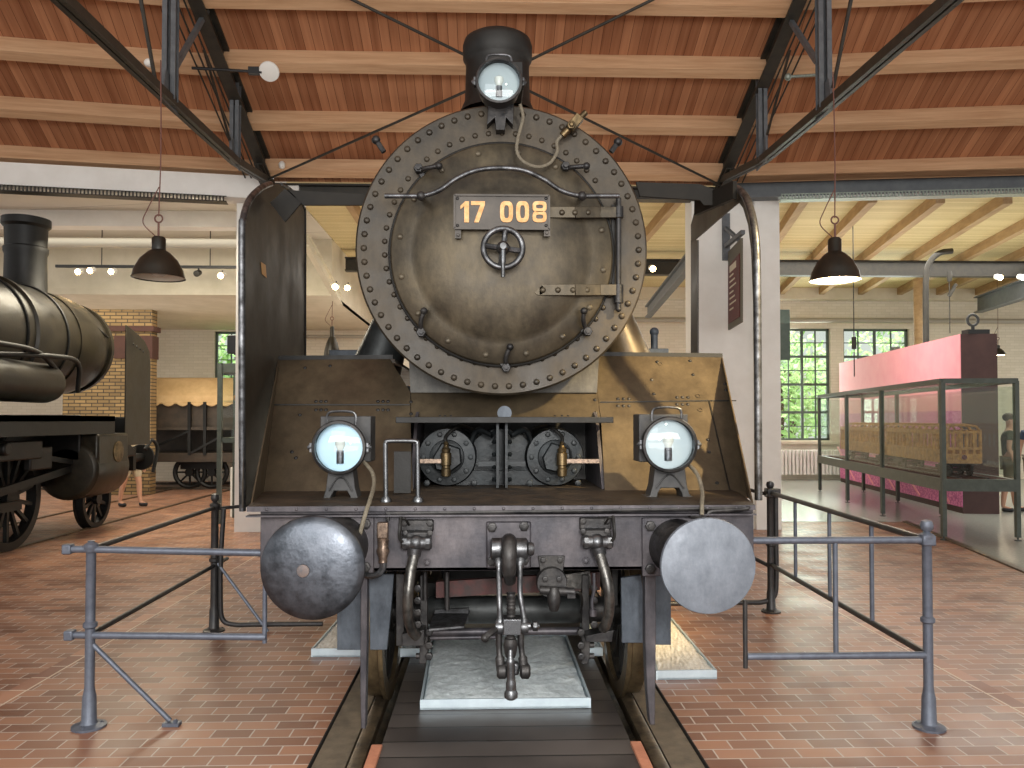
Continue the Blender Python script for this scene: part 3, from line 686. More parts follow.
for sx, px in ((-1, 447), (1, 555)):
    cc = P(px, 457, 5.15); rr = .185
    b = B(); b.lathe([(rr * 1.05, .5), (rr * 1.05, .05), (rr, .03), (rr, 0), (rr * .62, -.005), (rr * .6, -.045), (rr * .35, -.06), (0, -.062)], cc, (0, 1, 0), 40)
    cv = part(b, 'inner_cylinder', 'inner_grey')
    b = B()
    for k in range(10):
        a = 2 * PI * (k + .5) / 10; b.nut(cc + V((math.sin(a) * rr * .84, 0, math.cos(a) * rr * .84)), .018)
    part(b, 'cover_nuts', 'inner_grey', cv)['kind'] = 'stuff'
    b = B(); q = cc + V((0, -.05, 0))
    tri = [(-.09, .0), (-.03, .1), (.09, .06), (.1, -.04), (.02, -.1), (-.07, -.08)]
    b.prism([q + V((x, 0, zz)) for x, zz in tri], (0, -.03, 0)); part(b, 'cover_boss', 'inner_grey', cv, .01)
    g = P(446 if sx < 0 else 562, 461, 4.98)
    b = B(); b.lathe([(.018, -.10), (.03, -.095), (.032, -.05), (.026, -.045), (.026, -.03), (.034, -.025), (.034, .05), (.026, .055), (.03, .075), (.02, .085), (.014, .1), (.018, .11), (.008, .125)], g, (0, 0, 1), 20)
    part(b, 'tail_rod_gland', 'brass', cv, label='brass gland')
    b = B(); e = P(416 if sx < 0 else 599, 461, 4.98); b.bar(g, e, .03, .026); part(b, 'indicator_bar', 'copper', cv, label='bright copper-coloured bar')
    b = B(); b.tube([g + V((0, .02, .1)), g + V((0, .05, .16)), g + V((.08 * -sx, .12, .22)), g + V((.16 * -sx, .3, .2))], .012, 8); part(b, 'oil_pipe', 'dark_black', cv)
b = B()
for x in (-.028, .028):
    q = P(502, 455, 4.95); b.bb((q.x + x - .008, 4.95, 1.27), (q.x + x + .008, 5.7, zt - .03))
part(b, 'centre_stay', 'inner_grey')
b = B(); q = P(502, 455, 4.96)
for s in (-1, 1):
    for zz in (1.32, 1.4, 1.48, 1.56, 1.62): b.nut(V((q.x + s * .045, 5.0, zz)), .016, (s, -.6, 0))
    b.tube([V((q.x + s * .06, 5.1, 1.6)), V((q.x + s * .16, 5.15, 1.63)), V((q.x + s * .22, 5.2, 1.5))], .02, 8)
    b.bar(V((q.x + s * .04, 5.0, 1.42)), V((q.x + s * .15, 5.0, 1.42)), .02, .03)
part(b, 'stay_fittings', 'inner_grey')['kind'] = 'stuff'
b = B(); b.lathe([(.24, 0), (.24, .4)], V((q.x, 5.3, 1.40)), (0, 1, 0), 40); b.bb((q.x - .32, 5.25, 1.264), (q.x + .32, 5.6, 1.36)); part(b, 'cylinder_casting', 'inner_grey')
b = B()
for x in (427, 474, 530, 578):
    b.nut(P(x, 483, 5.05), .022)
part(b, 'casting_bolts', 'inner_grey')['kind'] = 'stuff'
# ---- deck and buffer beam
YB = 4.05; zt = P(500, 506, 4.0).z; DL, DR = P(250, 508, YB).x, P(752, 504, YB).x
b = B(); b.prism([(DL, 4.0, 1.262), (DR, 4.0, 1.262), (DR + .12, 4.6, 1.262), (1.55, 6, 1.262), (-1.6, 6, 1.262), (DL - .12, 4.6, 1.262)], (0, 0, -.018)); deck = part(b, 'front_deck', 'deck', label='worn brown front deck')
b = B(); b.bb((DL, 3.995, 1.236), (DR, 4.012, 1.262)); b.bb((DL, 3.98, 1.21), (DR, 4.04, 1.218)); part(b, 'deck_edge', 'beam_paint', deck)
b = B()
for k in range(17): b.rivet((DL + .1 + k * (DR - DL - .2) / 16, 3.995, 1.247), .009)
part(b, 'deck_rivets', 'beam_paint', deck)['kind'] = 'stuff'
bl, br_ = P(260, 572, YB), P(754, 572, YB); zb = bl.z
b = B(); b.bb((bl.x, YB, zb), (br_.x, YB + .03, 1.238)); b.bb((bl.x, YB, zb), (br_.x, YB + .25, zb + .02)); beam = part(b, 'buffer_beam', 'beam_paint', bevel=.003)
b = B()
for x, yy in ((427, 563), (586, 561)): b.torus(P(x, yy, YB), .018, .004, (0, 1, 0), 20, 6); b.nut(P(x, yy, YB), .012)
part(b, 'beam_bolts', 'beam_paint', beam)['kind'] = 'stuff'
b = B(); b.tube([P(388, 521, 4.0), P(388, 516, 4.0), P(392, 513.6, 4.0), P(400, 513.3, 4.0), P(560, 511.2, 4.0), P(742, 508, 4.0)], .011, 8, 4); part(b, 'beam_pipe', 'iron')
b = B(); b.tube([P(690, 516, 4.0), P(706, 516, 4.0), P(712, 511.5, 4.0), P(745, 509, 4.0), P(748, 506, 4.0)], .012, 8, 4); part(b, 'beam_pipe', 'iron')
# brass valve and hanging cable on the left
b = B(); b.box(P(383, 530, 3.99), (.055, .05, .08)); b.lathe([(.02, .05), (.03, .04), (.026, .0), (.034, -.02), (.02, -.06), (.024, -.08)], P(383, 547, 3.99), (0, 0, 1), 12); part(b, 'drain_valve', 'copper', bevel=.005, label='brass drain valve')
b = B(); b.tube([P(383, 558, 3.99), P(383, 568, 3.99), P(378, 574, 3.99), P(370, 576, 4.0), P(363, 573, 4.03)], .017, 8); part(b, 'valve_pipe', 'steel')
# buffers
def buffer(px, py, rpx, Y, m, bx, lab):
    c = P(px, py, Y); r = rpx * Y / F
    cB = V((P(bx, py, YB).x, YB, c.z))
    b = B(); b.lathe([(r * .9, .03), (r, .018), (r, .006), (r * .985, -.002), (r * .85, -.015), (r * .7, -.024), (r * .45, -.034), (r * .2, -.040), (0, -.041)] if px < 500 else [(r * .9, .03), (r, .018), (r, .006), (r * .985, -.002), (r * .7, -.012), (r * .3, -.018), (0, -.020)], c, (0, 1, 0), 72); pl = part(b, 'buffer_plate', m, label=lab, sm=50)
    ax = (cB - c); b = B(); b.cyl(c + ax * .03, c + ax * .4, .075); b.lathe([(.11, 0), (.125, .02), (.135, .25), (.155, .39)], c + ax * .36, ax, 32)
    part(b, 'buffer_stem', 'iron', pl)
    b = B(); q = V((cB.x, YB, c.z)); b.bb((q.x - .18, YB - .022, q.z - .15), (q.x + .18, YB + .002, q.z + .15)); fl = part(b, 'buffer_flange', 'beam_paint', pl, .004)
    b = B()
    for sx in (-1, 1):
        for sz in (-1, 1): b.nut((q.x + sx * .14, YB - .02, q.z + sz * .11), .028)
    part(b, 'flange_bolts', 'iron', pl)['kind'] = 'stuff'
buffer(312.5, 568, 51.5, 3.42, 'buffer_dark', 339, 'round left buffer plate of dark scuffed steel')
b = B(); b.lathe([(.028, 0), (.026, -.004), (0, -.006)], P(303, 571, 3.378), (0, 1, 0), 24); part(b, 'worn_spot', 'worn_copper', label='coppery worn spot on the left buffer')
buffer(708.5, 566, 48.3, 3.50, 'buffer_grey', 676, 'round right buffer plate painted light grey')
# draw hook and screw coupling
cp = P(508, 545, YB)
b = B(); a_ = P(486, 568, YB); c_ = P(531, 521, YB); b.bb((a_.x, YB - .02, a_.z), (c_.x, YB, c_.z)); dg = part(b, 'drawbar_plate', 'beam_paint', bevel=.012)
b = B()
for x, yy in ((492, 527), (524, 526), (492, 561), (524, 560)): b.nut(P(x, yy, YB - .02), .026)
part(b, 'plate_bolts', 'iron', dg)['kind'] = 'stuff'
b = B(); b.tube([P(509, 552, 4.05), P(509, 546, 3.95), P(509, 541, 3.84), P(509, 545, 3.76), P(509, 560, 3.73), P(509, 572, 3.75), P(510, 580, 3.82)], [.036] * 12 + [.038] * 12 + [.034] * 7 + [.03] * 6, 14); hook = part(b, 'draw_hook', 'iron', label='heavy curved draw hook')
b = B(); b.cyl(P(492, 550, 3.84), P(527, 550, 3.84), .028); b.lathe([(.04, 0), (.055, .01), (.055, .06), (.045, .07)], P(490, 549, 3.84), (1, 0, 0), 20); b.lathe([(.045, 0), (.055, .01), (.055, .06), (.04, .07)], P(514, 549, 3.84), (1, 0, 0), 20); b.lathe([(.034, 0), (.034, .03), (.026, .04)], P(526, 549, 3.84), (1, 0, 0), 16)
cpl = part(b, 'coupling_pin', 'steel')
for x0, x1 in ((499, 500), (520, 524)):
    b = B(); b.tube([P(x0, 550, 3.84), P(x0, 568, 3.8), P(x0 + .3, 595, 3.74), P(x1, 618, 3.72), P(x1, 628, 3.72)], [.026] * 6 + [.013] * 13 + [.022] * 6, 10)
    b.lathe([(.03, -.02), (.034, 0), (.03, .02)], P(x1, 627, 3.72), (1, 0, 0), 16); part(b, 'upper_link', 'steel', cpl)
b = B(); b.bar(P(503, 625, 3.72), P(521, 625, 3.72), .09, .075); b.cyl(P(495, 626, 3.72), P(531, 626, 3.72), .018); b.nut(P(533, 626, 3.72), .026, (1, 0, 0)); part(b, 'trunnion', 'bright_steel', cpl, .012)
b = B()
q = smooth([P(511, 592, 3.74), P(511, 620, 3.72), P(510.5, 645, 3.71)], 24); b.sweep(q, [.021 + .003 * math.sin(i * 1.9) for i in range(len(q))], 12); b.lathe([(.028, .03), (.034, 0), (.028, -.04), (.02, -.06)], P(510.5, 645, 3.71), (0, 0, 1), 14); part(b, 'screw_spindle', 'iron', cpl)
for x0, x1 in ((499, 501), (521, 524)):
    b = B(); b.tube([P(x0, 630, 3.73), P(x0, 645, 3.73), P(x1 - 1, 660, 3.72), P(x1, 671, 3.71)], [.016] * 7 + [.014] * 4 + [.022] * 8, 10); b.lathe([(.024, -.02), (.036, -.01), (.036, .02), (.024, .03)], P(x1, 671, 3.71), (1, 0, 0), 16); part(b, 'lower_link', 'iron', cpl)
b = B(); b.bar(P(504, 668, 3.72), P(519, 668, 3.72), .05, .06); part(b, 'lower_nut', 'bright_steel', cpl, .012)
b = B(); b.tube([P(510.5, 650, 3.69), P(510.5, 660, 3.68), P(511, 680, 3.68), P(511, 697, 3.68)], [.013] * 6 + [.02] * 7 + [.024] * 6, 12); b.lathe([(.024, .03), (.032, .015), (.032, -.005), (.02, -.015)], P(511, 696, 3.68), (0, 0, 1), 16); part(b, 'turning_handle', 'bright_steel', cpl)
b = B(); b.tube([P(496, 629, 3.70), P(489, 634, 3.66), P(485, 638, 3.66)], .015, 8); b.sph(P(485, 638, 3.66), .02); part(b, 'spindle_lever', 'iron', cpl)
# brake hoses
def hose(br, tf, path, nm):
    b = B(); a0 = P(br[0], br[3], YB); a1 = P(br[2], br[1], YB); b.bb((a0.x, YB - .03, a0.z), (a1.x, YB, a1.z)); b.bb((a0.x + .01, YB - .07, a0.z - .04), (a1.x - .01, YB - .01, a0.z + .005)); hb = part(b, 'hose_bracket', 'iron', bevel=.008)
    b = B()
    for x in (br[0] + 4, br[2] - 4):
        b.nut(P(x, br[1] + 4, YB - .03), .018); b.nut(P(x, br[3] + 2, YB - .07), .016)
    part(b, 'bracket_bolts', 'iron', hb)['kind'] = 'stuff'
    b = B(); y_ = 3.96; b.cyl(P(tf[0] + 4, tf[1], y_), P(tf[2] - 4, tf[1], y_), .032); b.lathe([(.026, 0), (.036, .01), (.036, .03)], P(tf[0], tf[1], y_), (1, 0, 0), 8); b.lathe([(.036, 0), (.036, .02), (.026, .03)], P(tf[2] - 5, tf[1], y_), (1, 0, 0), 8); b.sph(P((tf[0] + tf[2]) / 2, tf[1], y_), .042); b.cyl(P(path[0][0], path[0][1], y_), P(path[1][0], path[1][1], y_), .036, .034); part(b, 'shut_off_cock', 'steel', hb)
    s = 1 if nm == 'r' else -1; xx = tf[2] + 2 if s > 0 else tf[0] - 1
    b = B(); b.tube([P(xx - 6 * s, tf[1] + 1, y_ - .02), P(xx, tf[1] - 4, y_ - .03), P(xx, tf[1] - 15, y_ - .03), P(xx - s, tf[1] - 26, y_)], .009, 6); b.tube([P(xx, tf[1] - 24, y_), P(xx - s * 5, tf[1] - 24, y_), P(xx - s * 9, tf[1] - 18, y_ + .03)], .006, 6); part(b, 'cock_handle', 'dark_black', hb)
    b = B(); b.tube([P(x, y, d) for x, y, d in path], .027, 14); part(b, 'brake_hose', 'hose')
hose((401, 519, 434, 531), (401, 543, 431), [(415, 548, 3.96), (414, 556, 3.95), (410, 575, 3.92), (408, 595, 3.9), (408, 615, 3.92), (412, 630, 3.95), (417, 636, 3.98)], 'l')
hose((579, 517, 611, 529), (582, 542, 612), [(598, 547, 3.96), (600, 555, 3.95), (605, 572, 3.92), (609, 592, 3.9), (609, 610, 3.92), (606, 624, 3.95), (603, 628, 3.98)], 'r')
# ---- headlamps
def headlamp(cx, cyy, rpx, Y, glass, box, foot, lit, lab):
    c = P(cx, cyy, Y); r = rpx * Y / F
    lp = B(); lp.lathe([(r * .5, .24), (r * .85, .2), (r * 1.0, .12), (r * 1.02, 0), (r * 1.12, -.004), (r * 1.14, -.018), (r * 1.1, -.032), (r * 1.0, -.036), (r * .99, -.02)], c, (0, 1, 0), 48, caps=False)
    h = part(lp, 'headlamp', 'iron', label=lab)
    b = B(); b.lathe([(r * 1.0, .02), (r * .8, .07), (r * .5, .105), (0, .12)], c, (0, 1, 0), 40); part(b, 'reflector', glass, h)
    b = B(); b.lathe([(r * .99, -.012), (r * .7, -.028), (r * .35, -.036), (0, -.038)], c, (0, 1, 0), 40, caps=False); part(b, 'lens', 'lamp_glass', h)
    b = B(); q = c + V((0, .03, -r * .45)); b.cyl(q, q + V((0, 0, r * .3)), r * .14, r * .16); b.lathe([(r * .12, r * .3), (r * .24, r * .55), (r * .22, r * .75), (0, r * .9)], q, (0, 0, 1), 14); part(b, 'bulb', 'bulb_off', h)
    b = B(); q = c + V((0, .03, -r * .45)); b.cyl(q + V((0, -.002, -.03)), q + V((0, -.002, r * .32)), r * .17); part(b, 'bulb_socket', 'steel', h)
    hx = .6 * r; b = B(); b.tube([c + V((-hx, .05, r * .95)), c + V((-hx * .98, .05, r * 1.35)), c + V((-hx * .6, .05, r * 1.5)), c + V((hx * .6, .05, r * 1.5)), c + V((hx * .98, .05, r * 1.35)), c + V((hx, .05, r * .95))], .007, 8); part(b, 'lamp_handle', 'steel', h)
    for s in (-1, 1):
        b = B(); b.nut(c + V((s * r * 1.16, 0, 0)), .018, (s, 0, 0)); b.box(c + V((s * r * 1.1, .01, 0)), (.03, .05, .05)); part(b, 'lamp_catch', 'steel', h)
    if box:
        b = B(); a0 = P(box[0], box[3], Y + .1); a1 = P(box[2], box[1], Y + .1); b.bb((a0.x, Y + .1, a0.z), (a1.x, Y + .28, a1.z)); part(b, 'lamp_box', 'lamp_grey', h, .006)
    if foot:
        x0, x1, yt, yb = foot; Yf = Y + .08
        b = B(); t0 = P(x0 + 7, yt, Yf); 
        pl = [(x0 + 9, yt), (x1 - 9, yt), (x1 - 7, yt + 18), (x1 - 4, yb - 4), (x1, yb - 3.5), (x1 + 1, yb), (x1 - 11, yb), (x1 - 12, yb - 7), (x1 - 15, yb - 12), (x0 + 15, yb - 12), (x0 + 12, yb - 7), (x0 + 11, yb), (x0 - 1, yb), (x0, yb - 3.5), (x0 + 4, yb - 4), (x0 + 7, yt + 18)]
        b.prism([P(x, y_, Yf) for x, y_ in pl], (0, .14, 0)); part(b, 'lamp_foot', 'lamp_grey', h, .004)
        b = B(); xm = (x0 + x1) / 2; b.tube([P(x0 + 10, yb - 12, Yf - .008), P(xm - 4, yb - 24, Yf - .008), P(xm + 4, yb - 24, Yf - .008), P(x1 - 10, yb - 12, Yf - .008)], .005, 6); b.bar(P(x0 - 5, yb - 1, Yf + .07), P(x0 + 10, yb - 1, Yf + .07), .12, .018); b.bar(P(x1 - 10, yb - 1, Yf + .07), P(x1 + 5, yb - 1, Yf + .07), .12, .018); b.nut(P(x0 + 5, yb - 3, Yf + .06), .014, (0, 0, 1)); b.nut(P(x1 - 5, yb - 3, Yf + .06), .014, (0, 0, 1)); part(b, 'foot_web', 'lamp_grey', h)
    return h
headlamp(339.5, 447.5, 23.8, 4.35, 'lens', (320, 416, 371, 462), (319, 362, 470, 503), 0, 'left headlamp with pale blue glass and a bulb')
headlamp(669, 444.5, 24.8, 4.35, 'lens_white', (639, 414, 688, 462), (646, 694, 467, 500), 0, 'right headlamp reflecting a window')
hl = headlamp(499, 82, 21, 4.92, 'lens_white', None, None, 0, 'top headlamp on the chimney')
b = B(); b.bb(P(484, 60, 5.2), P(522, 104, 5.45)); part(b, 'lamp_box', 'dark_black', hl, .01)
b = B(); Yf = 5.02; b.prism([P(x, y_, Yf) for x, y_ in ((488, 104), (514, 104), (513, 125), (506, 117), (505, 130), (496, 130), (495, 117), (487, 125))], (0, .1, 0)); part(b, 'lamp_foot', 'iron', hl, .004)
# lamp cables
b = B(); b.tube([P(364, 462, 4.4), P(372, 472, 4.35), P(374, 484, 4.25), P(370, 500, 4.05), P(366, 512, 3.97), P(361, 530, 3.96), P(359, 540, 3.98)], .011, 8); part(b, 'lamp_cable', 'cable')
b = B(); b.tube([P(688, 464, 4.4), P(697, 474, 4.3), P(702, 490, 4.2), P(702, 504, 4.0), P(702, 515, 3.97)], .011, 8); part(b, 'lamp_cable', 'cable')
# deck handrail
b = B(); b.tube([P(386, 501, 4.2), P(385.5, 450, 4.2), P(386, 443, 4.2), P(389, 441, 4.2), P(412, 441, 4.2), P(416, 442, 4.2), P(417.5, 448, 4.2), P(418, 501, 4.2)], .0125, 10, 6)
for x in (386, 418): b.lathe([(.03, 0), (.03, .01), (.02, .03)], P(x, 502, 4.2), (0, 0, 1), 12)
part(b, 'step_handrail', 'bright_steel')
b = B(); b.bb((P(394, 440, 4.62).x, 4.62, 1.27), (P(411, 440, 4.62).x, 4.635, P(0, 452, 4.62).z)); part(b, 'hatch_plate', 'dark_black')
# ---- smoke deflectors
def dplane(pa, pb):
    a = V(pa); b_ = V(pb); n = V((b_.y - a.y, -(b_.x - a.x), 0)).normalized(); return a, n
XA = P(243, 400, 4.7).x; XB = P(305, 400, 7.0).x
oL, nL = dplane((XA, 4.7, 0), (XB, 7.0, 0))
def DLp(x, y): return RP(x, y, oL, nL)
pl = [(243.6, 508), (243.4, 300), (243.4, 240), (245, 220), (249, 205), (255, 195), (263, 188), (272, 184), (281, 184), (290, 189), (298, 197), (303.5, 207), (305, 218), (305, 300), (305, 440), (280, 475)]
b = B(); q = [DLp(*p) for p in pl]; q[-2].z = 1.27; q[-1] = V((oL.x - .03, 5.4, 1.2)); b.prism(q, nL * (-.012 if nL.x > 0 else .012)); dfl = part(b, 'smoke_deflector', 'deflector', label='solid dark brown smoke deflector', bevel=.002)
b = B(); b.tube([DLp(*p) + V((-.012, 0, 0)) for p in [(244.5, 511), (244, 400), (243.8, 240), (245, 220), (249, 205), (255, 195), (263, 188), (272, 184)]], .021, 10); part(b, 'deflector_edge', 'steel', dfl)
b = B(); b.tube([DLp(*p) for p in [(281, 184), (290, 189), (298, 197), (303.5, 207), (305, 218), (305, 300), (305, 356)]], .012, 8); part(b, 'deflector_rim', 'dark_black', dfl)
b = B(); nn = nL if nL.x > 0 else -nL; b.prism([DLp(*p) + nn * .003 for p in ((260.5, 262), (265, 265), (266, 278), (261.5, 274))], nn * .002); part(b, 'tape_patch', 'tape', dfl)
b = B()
for x, y_ in ((283, 214), (276, 205)): b.rivet(DLp(x, y_) + nn * .002, .012, nn)
part(b, 'deflector_bolts', 'dark_black', dfl)['kind'] = 'stuff'
b = B(); b.prism([P(287, 190, 5.35), P(365, 194, 5.35), P(368, 205, 5.35), P(303, 205, 5.35)], (0, .02, 0)); b.prism([P(287, 190, 5.35), P(303, 205, 5.35), P(303, 205, 5.5), P(287, 190, 5.5)], (.004, 0, .004))
part(b, 'deflector_stay', 'stay_dark', dfl)
b = B(); b.prism([P(270, 203, 5.33), P(285, 188.5, 5.33), P(301, 203, 5.33), P(285, 222, 5.33)], (0, .015, 0)); part(b, 'stay_gusset', 'stay_dark', dfl, label='folded triangular end of the stay')
XA = P(757, 400, 4.7).x; XB = P(691, 400, 7.0).x
oR, nR = dplane((XA, 4.7, 0), (XB, 7.0, 0))
def DRp(x, y): return RP(x, y, oR, nR)
tp = [(758.5, 500), (758, 400), (757.5, 300), (756.5, 250), (754, 225), (750, 208), (745, 196), (738, 189), (731, 187)]
nr = nR if nR.x > 0 else -nR
b = B(); b.prism([DRp(*p) for p in [(691, 243), (690.8, 225), (694, 213), (703, 204), (714, 197), (722, 190), (731, 186.5), (739, 189.5), (743, 193), (741, 200), (722, 216), (705, 231)]], nr * .012); dfr = part(b, 'smoke_deflector', 'deflector', label='cut-open smoke deflector showing the white pillar through it')
b = B(); b.tube([DRp(*p) for p in tp], .024, 10); part(b, 'deflector_edge', 'steel', dfr)
b = B(); q = [DRp(758, 500), DRp(757, 300), DRp(756, 250), DRp(753, 225), DRp(748, 205), DRp(741, 194)]
q2 = [DRp(755.5, 500), DRp(753, 300), DRp(751, 250), DRp(748, 225), DRp(743, 208), DRp(737, 200)]
b.prism(q + q2[::-1], nr * .01); part(b, 'deflector_strip', 'deflector', dfr)
b = B(); b.prism([DRp(690.8, 240), DRp(697.5, 240), DRp(697.5, 340), DRp(697.5, 430), DRp(690.8, 430)], nr * .012); part(b, 'deflector_rear', 'deflector', dfr)
b = B(); b.prism([P(*p) for p in ((636, 182, 5.35), (700, 184, 5.35), (716, 190, 5.35), (726, 200, 5.35), (724, 205, 5.35), (704, 205, 5.35), (700, 200, 5.35), (640, 187 + 9, 5.35))], (0, .02, 0)); part(b, 'deflector_stay', 'stay_dark', dfr)
b = B(); b.bar(P(696, 207, 5.6), P(735, 190, 5.1), .03, .12); part(b, 'stay_gusset', 'stay_dark', dfr)
# ================================================================ under the beam
YU = 4.3
def slab(name, poly, y, t, m, bevel=.003, par=None, label=None):
    b = B(); b.prism([P(px, py, y) for px, py in poly], (0, t, 0)); return part(b, name, m, par, bevel, label)
# step / frame plates
slab('front_step_plate', [(337, 574), (361, 574), (361, 650), (337, 650)], 4.75, .03, 'plate_grey')
slab('front_step_plate', [(655, 574), (671, 574), (671, 645), (655, 645)], 4.75, .03, 'plate_grey')
slab('wheel_guard', [(369, 574), (394, 574), (392, 600), (387, 650), (370, 650)], 4.36, .03, 'plate_grey')
slab('wheel_guard', [(621, 578), (641, 575), (645, 605), (646, 643), (622, 643)], 4.36, .03, 'plate_grey')
# guard irons
for l in (((361, 574), (367.5, 574), (367, 640), (366, 690), (365.5, 729), (361, 729), (360, 690), (360.5, 620)), ((645, 574), (656, 574), (656, 640), (655, 725), (650, 725), (647, 690), (645, 640))):
    b = B(); b.prism([P(x, y_, 4.10) for x, y_ in l], (0, .07, 0)); part(b, 'guard_iron', 'beam_paint', None, .004)
# frames and cross members
fL, fR = P(402, 600, 4.45).x, P(618, 600, 4.45).x
for x in (fL, fR):
    b = B(); b.bb((x - .015, 4.55, .62), (x + .015, 12, 1.2)); part(b, 'main_frame', 'dark_black')
for poly, y_ in ((((396, 574), (404, 574), (404, 646), (396, 646)), 4.3), (((402, 634), (424, 630), (424, 646), (402, 646)), 4.25), (((586, 636), (614, 630), (612, 642), (586, 642)), 4.25)):
    slab('frame_bracket', poly, y_, .12, 'iron')
b = B(); b.prism([P(436, 582, 4.42), P(600, 572, 4.42), P(600, 590, 4.42), P(500, 594, 4.42), P(436, 598, 4.42)], (0, .04, 0)); part(b, 'cross_bar', 'red_iron', label='dull red cross bar')
b = B(); b.prism([P(563, 575, 4.38), P(590, 571, 4.38), P(592, 588, 4.38), P(565, 589, 4.38)], (0, .04, 0)); part(b, 'cross_bar_end', 'hose')
a_, c_ = P(428, 610, 4.7), P(592, 609, 4.7); b = B(); rr = 13.5 * 4.7 / F; b.lathe([(rr * .9, 0), (rr, .01), (rr, (c_ - a_).length - .01), (rr * .9, (c_ - a_).length)], a_, c_ - a_, 32); part(b, 'air_cylinder', 'cyl_grey')
a_, c_ = P(424, 632, 4.45), P(582, 631, 4.45); b = B(); b.cyl(a_, c_, .022); b.cyl(P(430, 638, 4.45), P(500, 637, 4.45), .012); part(b, 'brake_rod', 'beam_paint')
for x in (424, 586):
    b = B(); b.prism([P(x - 4, 575, 4.36), P(x + 3, 575, 4.36), P(x + 4, 655, 4.36), P(x + 2, 664, 4.36), P(x - 5, 664, 4.36), P(x - 4, 640, 4.36)], (0, .035, 0)); part(b, 'brake_hanger', 'iron', None, .004)
    b = B()
    for yy in (632, 645, 656):
        b.nut(P(x + (5 if x < 500 else -5), yy, 4.34), .022); b.cyl(P(x - 8, yy, 4.38), P(x + 8, yy, 4.38), .016)
    part(b, 'hanger_nuts', 'iron')['kind'] = 'stuff'
# checker step
b = B(); b.prism([P(429, 629, 4.2), P(464, 626, 4.2), P(470, 610, 4.5), P(435, 610, 4.5)], (0, 0, -.01)); part(b, 'checkered_step', 'steel')
b = B(); b.prism([P(435, 609.5, 4.45), P(469, 608, 4.45), P(468, 622, 4.40), P(429, 628, 4.40)], (0, .015, 0)); part(b, 'chequer_plate', 'steel', None, .002)
for x, y1 in ((447, 610), (425, 600)):
    b = B(); b.cyl(P(x, 572, 4.35), P(x, y1, 4.35), .014); part(b, 'step_rod', 'iron')
# heater coupling bracket right of the hook
slab('heating_bracket', [(538, 556), (565, 556), (563, 572), (561, 577), (541, 577), (540, 570)], 4.03, .02, 'iron')
b = B(); b.lathe([(.075, 0), (.08, .02), (.08, .05), (.06, .06)], P(552, 583, 4.0), (0, 1, 0), 24); b.lathe([(.02, .05), (.03, .03), (.035, -.02), (.025, -.06), (.02, -.07)], P(554, 597, 3.97), (0, 0, 1), 16); b.cyl(P(540, 590, 3.98), P(574, 592, 3.98), .022); b.box(P(571, 594, 3.98), (.04, .04, .035)); part(b, 'heating_cock', 'iron')
b = B(); b.nut(P(543, 560, 4.03), .016); b.nut(P(560, 560, 4.03), .016); b.nut(P(545, 579, 4.0), .016); b.nut(P(559, 579, 4.0), .016); part(b, 'cock_bolts', 'iron')['kind'] = 'stuff'
b = B(); b.tube([P(594, 573, 4.1), P(594, 590, 4.1), P(592, 602, 4.1), P(593, 613, 4.1)], .009, 6); b.cyl(P(593, 609, 4.1), P(593, 616, 4.1), .018); part(b, 'thin_pipe', 'beam_paint')
b = B(); b.tube([P(574, 592, 4.15), P(580, 594, 4.15), P(582, 602, 4.2), P(580, 612, 4.3)], .008, 6); part(b, 'thin_pipe', 'dark_black')
# side valve bodies behind hoses
for x in (418, 594):
    for yy in (588, 600, 612, 624):
        b = B(); b.nut(P(x, yy, 4.2), .021); b.cyl(P(x, yy, 4.2), P(x, yy, 4.34), .017); part(b, 'frame_bolt', 'iron')
# wheels
def wheel(x, y, r, spokes, s, nm='wheel'):
    c = V((x, y, r)); b = B(); w = .13
    b.lathe([(r * .86, -w / 2), (r, -w / 2 + .01), (r + .002, w / 2 - .035), (r + .026, w / 2 - .025), (r + .026, w / 2), (r * .86, w / 2)], c, (-s, 0, 0), 56, caps=False, loop=True)
    wl = part(b, nm, 'tread', label='worn shiny tyre')
    b = B(); b.lathe([(r * .18, -.09), (r * .2, .07)], c, (-s, 0, 0), 24); b.lathe([(r * .80, -.04), (r * .87, -.04), (r * .87, .04), (r * .80, .04)], c, (-s, 0, 0), 48, loop=True)
    for k in range(spokes):
        a = 2 * PI * k / spokes; d = V((0, math.sin(a), math.cos(a))); b.bar(c + d * r * .15, c + d * r * .83, .05, .045, up=(1, 0, 0))
    part(b, 'wheel_centre', 'dark_black', wl)
for y_, r in ((4.96, .5), (7.1, .5), (8.6, .95), (10.8, .95)):
    for s in (-1, 1): wheel(s * .76, y_, r, 12, s, 'front_wheel' if r < .6 else 'driving_wheel')
    b = B(); b.cyl((-.72, y_, r), (.72, y_, r), .08); part(b, 'axle', 'iron')
b = B(); b.bb((-.5, 5.2, .42), (-.44, 7.0, .62)); b.bb((.44, 5.2, .42), (.5, 7.0, .62)); b.bb((-.5, 5.9, .5), (.5, 6.2, .7)); part(b, 'bogie_frame', 'dark_black')
b = B(); b.bb((-.6, 5.0, .8), (.6, 5.1, 1.2)); part(b, 'dark_cross_plate', 'dark_black')
for s in (-1, 1):
    b = B(); b.lathe([(.27, 0), (.29, .04), (.29, .9), (.27, .94)], (s * 1.15, 5.9, .75), (0, 1, 0), 32); part(b, 'outer_cylinder', 'dark_black')
# cab far behind the boiler
b = B(); z0, z1 = 1.3, 4.0
b.prism([(-1.45, 11.4, z0), (1.45, 11.4, z0), (1.45, 11.4, 3.3), (1.0, 11.4, 3.75), (0, 11.4, 3.95), (-1.0, 11.4, 3.75), (-1.45, 11.4, 3.3)], (0, .5, 0))
